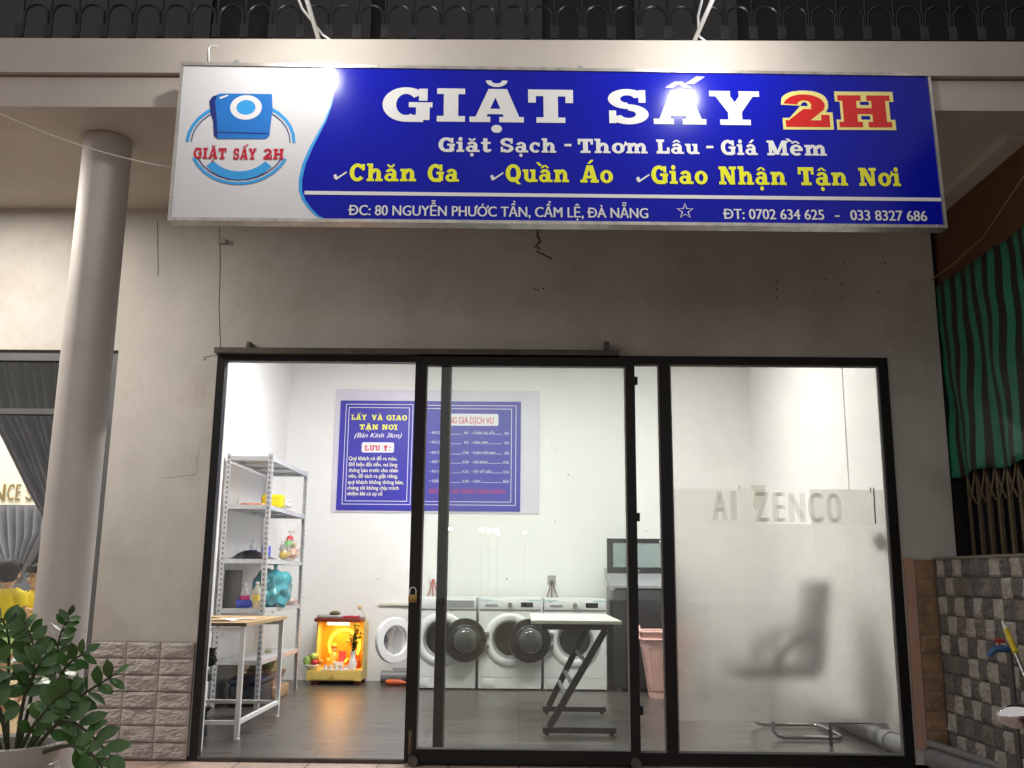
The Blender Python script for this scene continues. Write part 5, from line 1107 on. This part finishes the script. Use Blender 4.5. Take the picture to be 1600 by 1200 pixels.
# ------------------------------------------------------------------ potted plant
YPl = -2.05
rim = U(12, 1158, Y=YPl); P0 = thing('potted_plant', 'dark leaved potted plant in a grey glazed pot before the column', 'plant', (rim.x, YPl, -.012)); zr_ = rim.z
m = MB(); m.lathe([(0, -.012), (.13, -.012), (.14, .0), (.165, zr_ * .5), (.185, zr_ - .06), (.20, zr_ - .03), (.205, zr_ - .005), (.195, zr_), (.18, zr_ - .012), (.175, zr_ - .05), (0, zr_ - .05)], (rim.x, YPl, 0), 44)
for z in (zr_ - .075, zr_ - .10): m.lathe([(.180, z - .006), (.187, z), (.180, z + .006)], (rim.x, YPl, 0), 44)
m.build('pot', POT, P0)
m = MB(); m.lathe([(0, zr_ - .030), (.17, zr_ - .036)], (rim.x, YPl, 0), 24); m.build('soil', SOIL, P0)
def zz(pts, nl, size, seed, depth0=0, start=.25, thin=False):
    rnd = random.Random(seed); W = [U(x, y, Y=YPl + depth0 + rnd.uniform(-.03, .03)) for x, y in pts]
    W[0] = Vector((rim.x + (W[0].x - rim.x) * .55, YPl + depth0 * .4, zr_ - .04))
    Q = []
    for i in range(len(W) - 1):
        a = W[max(i - 1, 0)]; b, c = W[i], W[i + 1]; d = W[min(i + 2, len(W) - 1)]
        for k in range(8):
            t = k / 8; Q.append(.5 * ((2 * b) + (c - a) * t + (2 * a - 5 * b + 4 * c - d) * t * t + (3 * b - a - 3 * c + d) * t ** 3))
    Q.append(W[-1]); n = len(Q)
    m = MB(); m.tube(Q, [(.0085 if not thin else .006) * (1 - .65 * i / n) for i in range(n)], 8); st_ = m.build('stem', STEM, P0)
    m = MB(); total = max(5, nl - 2); size = size * 1.12
    for j in range(total + 1):
        f = start + (1 - start) * j / total; x = f * (n - 1); i = min(int(x), n - 2); p = Q[i].lerp(Q[i + 1], x - i); d = (Q[i + 1] - Q[i]).normalized()
        view = (CAM - p).normalized(); side = d.cross(view).normalized(); last = j == total
        for s in ((-1, 1) if not last else (0,)):
            dirn = (side * s * .95 + d * (.55 if not last else 1) + view * rnd.uniform(-.35, .55) + Vector((0, 0, rnd.uniform(-.15, .2)))).normalized()
            L = size * rnd.uniform(.8, 1.12) * (1 - .35 * abs(f - .55)) ; wd = L * rnd.uniform(.24, .31)
            upv = (view * rnd.uniform(.5, 1) + Vector((rnd.uniform(-.6, .6), rnd.uniform(-.3, .3), rnd.uniform(.0, .9)))).normalized(); wv = dirn.cross(upv).normalized(); nv = wv.cross(dirn).normalized(); b = len(m.v)
            prof = [(0, .05), (.12, .45), (.3, .85), (.5, 1), (.7, .86), (.88, .45), (1, .0)]; vs = []
            for t, w in prof:
                c = p + dirn * (L * t) - nv * (.10 * L * t * t); vs += [c - wv * wd * w + nv * (.16 * wd * w), c, c + wv * wd * w + nv * (.16 * wd * w)]
            fs = []
            for q in range(len(prof) - 1): fs += [(q * 3, q * 3 + 1, q * 3 + 4, q * 3 + 3), (q * 3 + 1, q * 3 + 2, q * 3 + 5, q * 3 + 4)]
            m.add(vs, fs, True)
    m.build('leaflet', LEAF, st_)
zz([(72, 1150), (84, 1060), (92, 1000), (108, 962)], 9, .055, 1, .05, .45, True)
zz([(74, 1150), (84, 1080), (105, 1040), (136, 1018)], 8, .065, 2, -.02, .3)
zz([(70, 1160), (88, 1115), (125, 1088), (182, 1052)], 10, .075, 23, -.05, .28)
zz([(72, 1165), (95, 1128), (135, 1142), (172, 1180)], 9, .085, 4, -.10, .22)
zz([(76, 1165), (110, 1165), (150, 1185), (165, 1215)], 7, .07, 14, -.15, .4)
zz([(45, 1160), (50, 1080), (52, 1010), (38, 972)], 9, .085, 5, .0, .35)
zz([(20, 1160), (12, 1080), (14, 1000), (2, 965)], 9, .09, 6, .03, .3)
zz([(30, 1160), (38, 1090), (60, 1040), (72, 1020)], 9, .075, 8, -.08, .25)
zz([(0, 1160), (-30, 1070), (-45, 980), (-60, 930)], 9, .09, 9, .05, .3)
zz([(-10, 1160), (-50, 1100), (-90, 1060), (-140, 1050)], 9, .085, 11, -.05, .3)
zz([(10, 1160), (0, 1110), (-20, 1070), (0, 1030)], 8, .085, 12, -.14, .25)
zz([(40, 1165), (55, 1130), (80, 1100), (112, 1075)], 8, .07, 15, -.14, .25)

# ------------------------------------------------------------------ right side: tiled wall, folding gate, tarp
XT = 2.452; zw = 1.178; TL = 2.4
Wt = thing('tiled_wall', 'low wall faced with a grey checkerboard of split stone tiles', 'wall', (2.6, -1.2, -.012))
m = MB(); m.box(XT + .014, 2.80, -TL, -.02, -.012, zw - .012); m.build('core', GROUT, Wt)
DK = mat('charcoal_split_stone', (.13, .125, .118), rough=.85, var=.25, vs=18, bump=.6, bs=60); LT = mat('pale_split_stone', (.38, .355, .31), rough=.85, var=.2, vs=18, bump=.6, bs=60); BT = mat('mid_split_stone', (.18, .16, .14), rough=.85, var=.2, vs=18, bump=.6, bs=60)
ts = .1085
random.seed(11); pk = {(r_, c_): (2 if random.random() < .14 else (r_ + c_) % 2) for r_ in range(12) for c_ in range(24)}
m = MB(); split_face(m, lambda x, z, h: Vector((XT + .012 - h, -.03 - x, -.012 + z - .115)), 22, 12, ts, ts, .020, 9, lambda r_, c_: pk[(r_, c_)], 8)
m.build('tile_facing', [DK, LT, BT], Wt)
m = MB(); m.box(XT - .004, 2.82, -TL, -.02, zw - .011, zw + .004); m.build('cap', mat('cap_mortar', (.20, .17, .14), rough=.9), Wt)
e = MB(); xb0 = U(1431, 900, Y=-.02).x; nn = 11
split_face(e, lambda x, z, h: Vector((xb0 + x, -.016 - h * .5, -.012 + z)), 1, nn, XT - xb0 + .008, zw / nn, .012, 5, None, 5)
e.mi = 1; e.box(xb0, XT + .01, -.0155, -.002, -.012, zw - .01)
e.build('edge_tile', [mat('brown_edge_tile', (.24, .155, .09), rough=.7, var=.35, vs=10, bump=.2), GROUT], Wt)
m = MB(); m.box(OX1 + .012, xb0 - .001, -.012, -.001, .10, zw + .0); o = m.build('pink_strip', PINK, B)
XG = 2.66
gt = thing('folding_gate', 'bronze folding lattice gate standing on the low tiled wall', 'gate', (XG, -1, zw))
ztop = 1.95; nb = 18; gs = .118
for k in range(nb):
    y = -.10 - k * gs; m = MB(); m.box(XG - .006, XG + .006, y - .010, y + .010, zw + .005, ztop); m.build('bar', GATE if False else mat('bronze_bar', (.20, .155, .095), rough=.45, metal=.6, var=.2), gt) if k == 0 else None
    if k == 0: g0 = [o for o in gt.children if o.name.startswith('bar')][0]
    else:
        c = g0.copy(); COL.objects.link(c); c.parent = gt; c.location = g0.location + Vector((0, -k * gs, 0))
BL = mat('bronze_lattice', (.20, .155, .095), rough=.45, metal=.6, var=.2)
for zc in (1.55, 1.93):
    m = MB(); y = -.10
    for s_ in (1, -1):
        yy = y if s_ > 0 else y - gs; m.tube([(XG - .010, yy, zc + .16), (XG - .010, yy - s_ * .02, zc + .08), (XG - .010, yy - s_ * gs * .5, zc), (XG - .010, yy - s_ * gs * .85, zc - .06)], .006, 5)
    repeat(m.build('lattice_cross', BL, gt), nb - 1, (0, -gs, 0))
m = MB(); y = -.10; m.box(XG + .03, XG + .034, y - gs * .78, y - gs * .2, zw + .005, ztop); repeat(m.build('slat', mat('grey_slat', (.055, .055, .05), rough=.6, var=.15), gt), nb - 1, (0, -gs, 0))
m = MB(); m.box(XG - .02, XG + .05, -2.2, -.06, ztop, ztop + .04); m.build('top_rail', IRON, gt)
def tarp(u, v):
    y = .02 - 2.6 * u; z0_ = 1.66 - .01 * math.sin(u * 30); z1_ = 2.86; z = z0_ + (z1_ - z0_) * v
    return Vector((XG - .05 + .018 * math.sin(u * 34 + v * 2.5) * (1 - .5 * v) + .02 * noise.noise(Vector((u * 9, v * 4, 0))), y + .02 * noise.noise(Vector((u * 11, v * 5, 4))), z))
m = MB(); NU = 120
vs = [tarp(i / NU, j / 24) for j in range(25) for i in range(NU + 1)]
for j in range(24):
    for i in range(NU): m.mi = 0 if (((i / NU * 2.6) / .135) % 1) < .52 else 1; b = j * (NU + 1) + i; m.f.append([b, b + 1, b + NU + 2, b + NU + 1]); m.m.append(m.mi); m.sm.append(True)
m.v = vs; tp = m.build('striped_tarp', [mat('green_stripe', (.020, .20, .12), rough=.55, var=.2, vs=8), mat('black_stripe', (.016, .012, .010), rough=.55, var=.2, vs=8)]); tag(tp, 'green and black striped tarp hanging above the folding gate', 'tarp'); tp.modifiers.new('thickness', 'SOLIDIFY').thickness = .003
m = MB(); m.box(XG - .03, XG + .02, -3.2, .1, 2.70, 3.30)
bp = m.build('wood_board', mat('dark_brown_board', (.10, .045, .015), rough=.6, var=.2, vs=5, stretch=(1, 1, 6))); tag(bp, 'dark brown board above the green striped tarp', 'board')
m = MB(); m.tube([U(1457, 436, X=XG - .085), U(1490, 412, X=XG - .085), U(1535, 372, X=XG - .085), U(1570, 320, X=XG - .085), U(1600, 275, X=XG - .085), U(1640, 220, X=XG - .085)], .004, 6); tag(m.build('brown_cord', mat('cord_tan', (.28, .17, .07), rough=.7)), 'thin tan cord crossing the dark brown board', 'cord')
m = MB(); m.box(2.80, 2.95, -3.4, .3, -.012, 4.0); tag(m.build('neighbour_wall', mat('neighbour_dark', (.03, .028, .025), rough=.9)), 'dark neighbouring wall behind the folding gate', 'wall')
m = MB(); m.box(RW + .001, 2.80, .02, .05, -.012, 3.3); tag(m.build('gap_darkness', mat('gap_shade_black', (.008, .008, .008), rough=.9)), 'black sheet painted as the darkness of the gap beside the front wall', 'panel')  # black sheet added: the shade of the open gap put into its colour

# standpipe with tap
ys = -1.15; pz = U(1577, 1015, X=2.36); ys = pz.y; tp_ = thing('standpipe', 'grey water standpipe with a blue tap and red handle', 'standpipe', (2.36, ys, -.012))
m = MB(); m.tube([(2.36, ys, -.012), (2.36, ys, pz.z + .01)], .0135, 12); m.build('pipe', mat('grey_steel_pipe', (.09, .09, .09), rough=.5, metal=.4), tp_)
m = MB(); m.tube([(2.36, ys, pz.z), (2.33, ys + .0, pz.z + .004), (2.29, ys, pz.z + .002), (2.265, ys, pz.z - .02), (2.262, ys, pz.z - .035)], [.014, .018, .016, .013, .012], 12); tpb = m.build('tap', mat('blue_tap', (.02, .09, .22), rough=.4), tp_)
m = MB(); m.tube([(2.315, ys, pz.z + .01), (2.315, ys, pz.z + .04)], .006, 8); m.bbox(2.29, 2.34, ys - .009, ys + .009, pz.z + .035, pz.z + .05, .006); m.build('handle', mat('red_tap_handle', (.35, .02, .015), rough=.4), tpb)
# paint pole leaning
A_, B_ = U(1566, 972, X=2.30), U(1612, 1075, X=2.30); A_ = Vector((2.415, A_.y - .06, A_.z)); A_ = U(1566, 970, X=2.41); d_ = (U(1602, 1056, X=2.30) - A_); Bt = A_ + d_ * ((A_.z + .012) / -d_.z)
rp = thing('extension_pole', 'steel pole with yellow grip leaning on the tiled wall', 'pole', Bt)
m = MB(); m.tube([Bt, A_.lerp(Bt, .16)], .009, 10); m.build('shaft', STEEL, rp)
m = MB(); m.tube([A_.lerp(Bt, .16), A_.lerp(Bt, .05)], .014, 10); m.build('grip', mat('yellow_grip', (.60, .45, .02), rough=.4), rp)
m = MB(); m.tube([A_.lerp(Bt, .05), A_], [.012, .004], 10); m.build('tip', WHITEPL, rp)
# scooter whose mirror shows at the right edge
mp = U(1592, 1119, Y=-3.3)
sc_ = thing('motor_scooter', 'parked scooter showing only its chrome mirror before the tiled wall', 'scooter', (mp.x + .35, -3.3, -.012))
m = MB(); c = mp; m.ell(c, (.055, .022, .030), 24, 12); m.build('mirror', CHROME, sc_)
hb = Vector((mp.x + .25, -3.3, mp.z - .22))
m = MB(); m.tube([c + Vector((.03, .01, -.02)), c + Vector((.10, .01, -.14)), hb], .006, 8); m.build('mirror_stem', CHROME, sc_)
m = MB(); m.tube([hb + Vector((-.12, .02, .0)), hb, hb + Vector((.12, 0, .03)), hb + Vector((.40, 0, 0))], .016, 10); m.tube([hb + Vector((.12, 0, .02)), (hb.x + .12, -3.3, .28)], .03, 10); m.build('handlebar', BLACKPL, sc_)
x0 = hb.x + .12
for dy_ in (.25, -.95):
    m = MB(); m.lathe([(.15, -.04), (.20, -.045), (.235, -.02), (.235, .02), (.20, .045), (.15, .04), (.15, -.04)], (x0, -3.3 + dy_, .22), 28, 'X'); wh = m.build('wheel', BLACKPL, sc_); m = MB(); m.lathe([(0, -.03), (.15, -.035), (.15, .035), (0, .03)], (x0, -3.3 + dy_, .22), 20, 'X'); m.build('rim', STEEL, wh)
m = MB(); m.bbox(x0 - .15, x0 + .15, -3.32, -3.22, .30, .82, .05); m.bbox(x0 - .14, x0 + .14, -3.75, -3.25, .24, .32, .03); m.bbox(x0 - .16, x0 + .16, -4.45, -3.72, .30, .66, .08); m.build('body', mat('scooter_paint', (.08, .01, .012), rough=.2, coat=.6), sc_)
m = MB(); m.bbox(x0 - .13, x0 + .13, -4.4, -3.74, .66, .74, .035); m.build('seat', DARKF, sc_)

# lanterns across the street: only their mirror images show, as warm points on the sliding glass
WARM = emis('lantern_glow', (1, .72, .30), 260)
for k, (px, py, r) in enumerate(((703, 826, .035), (753, 827, .05), (764, 830, .05), (776, 828, .05), (778, 834, .035), (820, 832, .035), (1117, 981, .06))):
    d = ray(px, py); t = (-.045 - CAM.y) / d.y; p = CAM + d * t; d = Vector((d.x, -d.y, d.z)); L = 26.0 if k < 6 else 3.0; q = p + d * (L / d.length)
    if k == 6: continue
    t_ = thing('street_lantern', 'warm lantern across the street mirrored as a point in the glass', 'lantern', (q.x, q.y, -.012), 'lanterns across the street')
    m = MB(); m.ell(q, r * 1.3, 10, 6); m.build('globe', WARM, t_)
    m = MB(); m.tube([(q.x, q.y, -.012), (q.x, q.y, q.z - r * 1.32)], .012, 8); m.build('post', DARKF, t_)
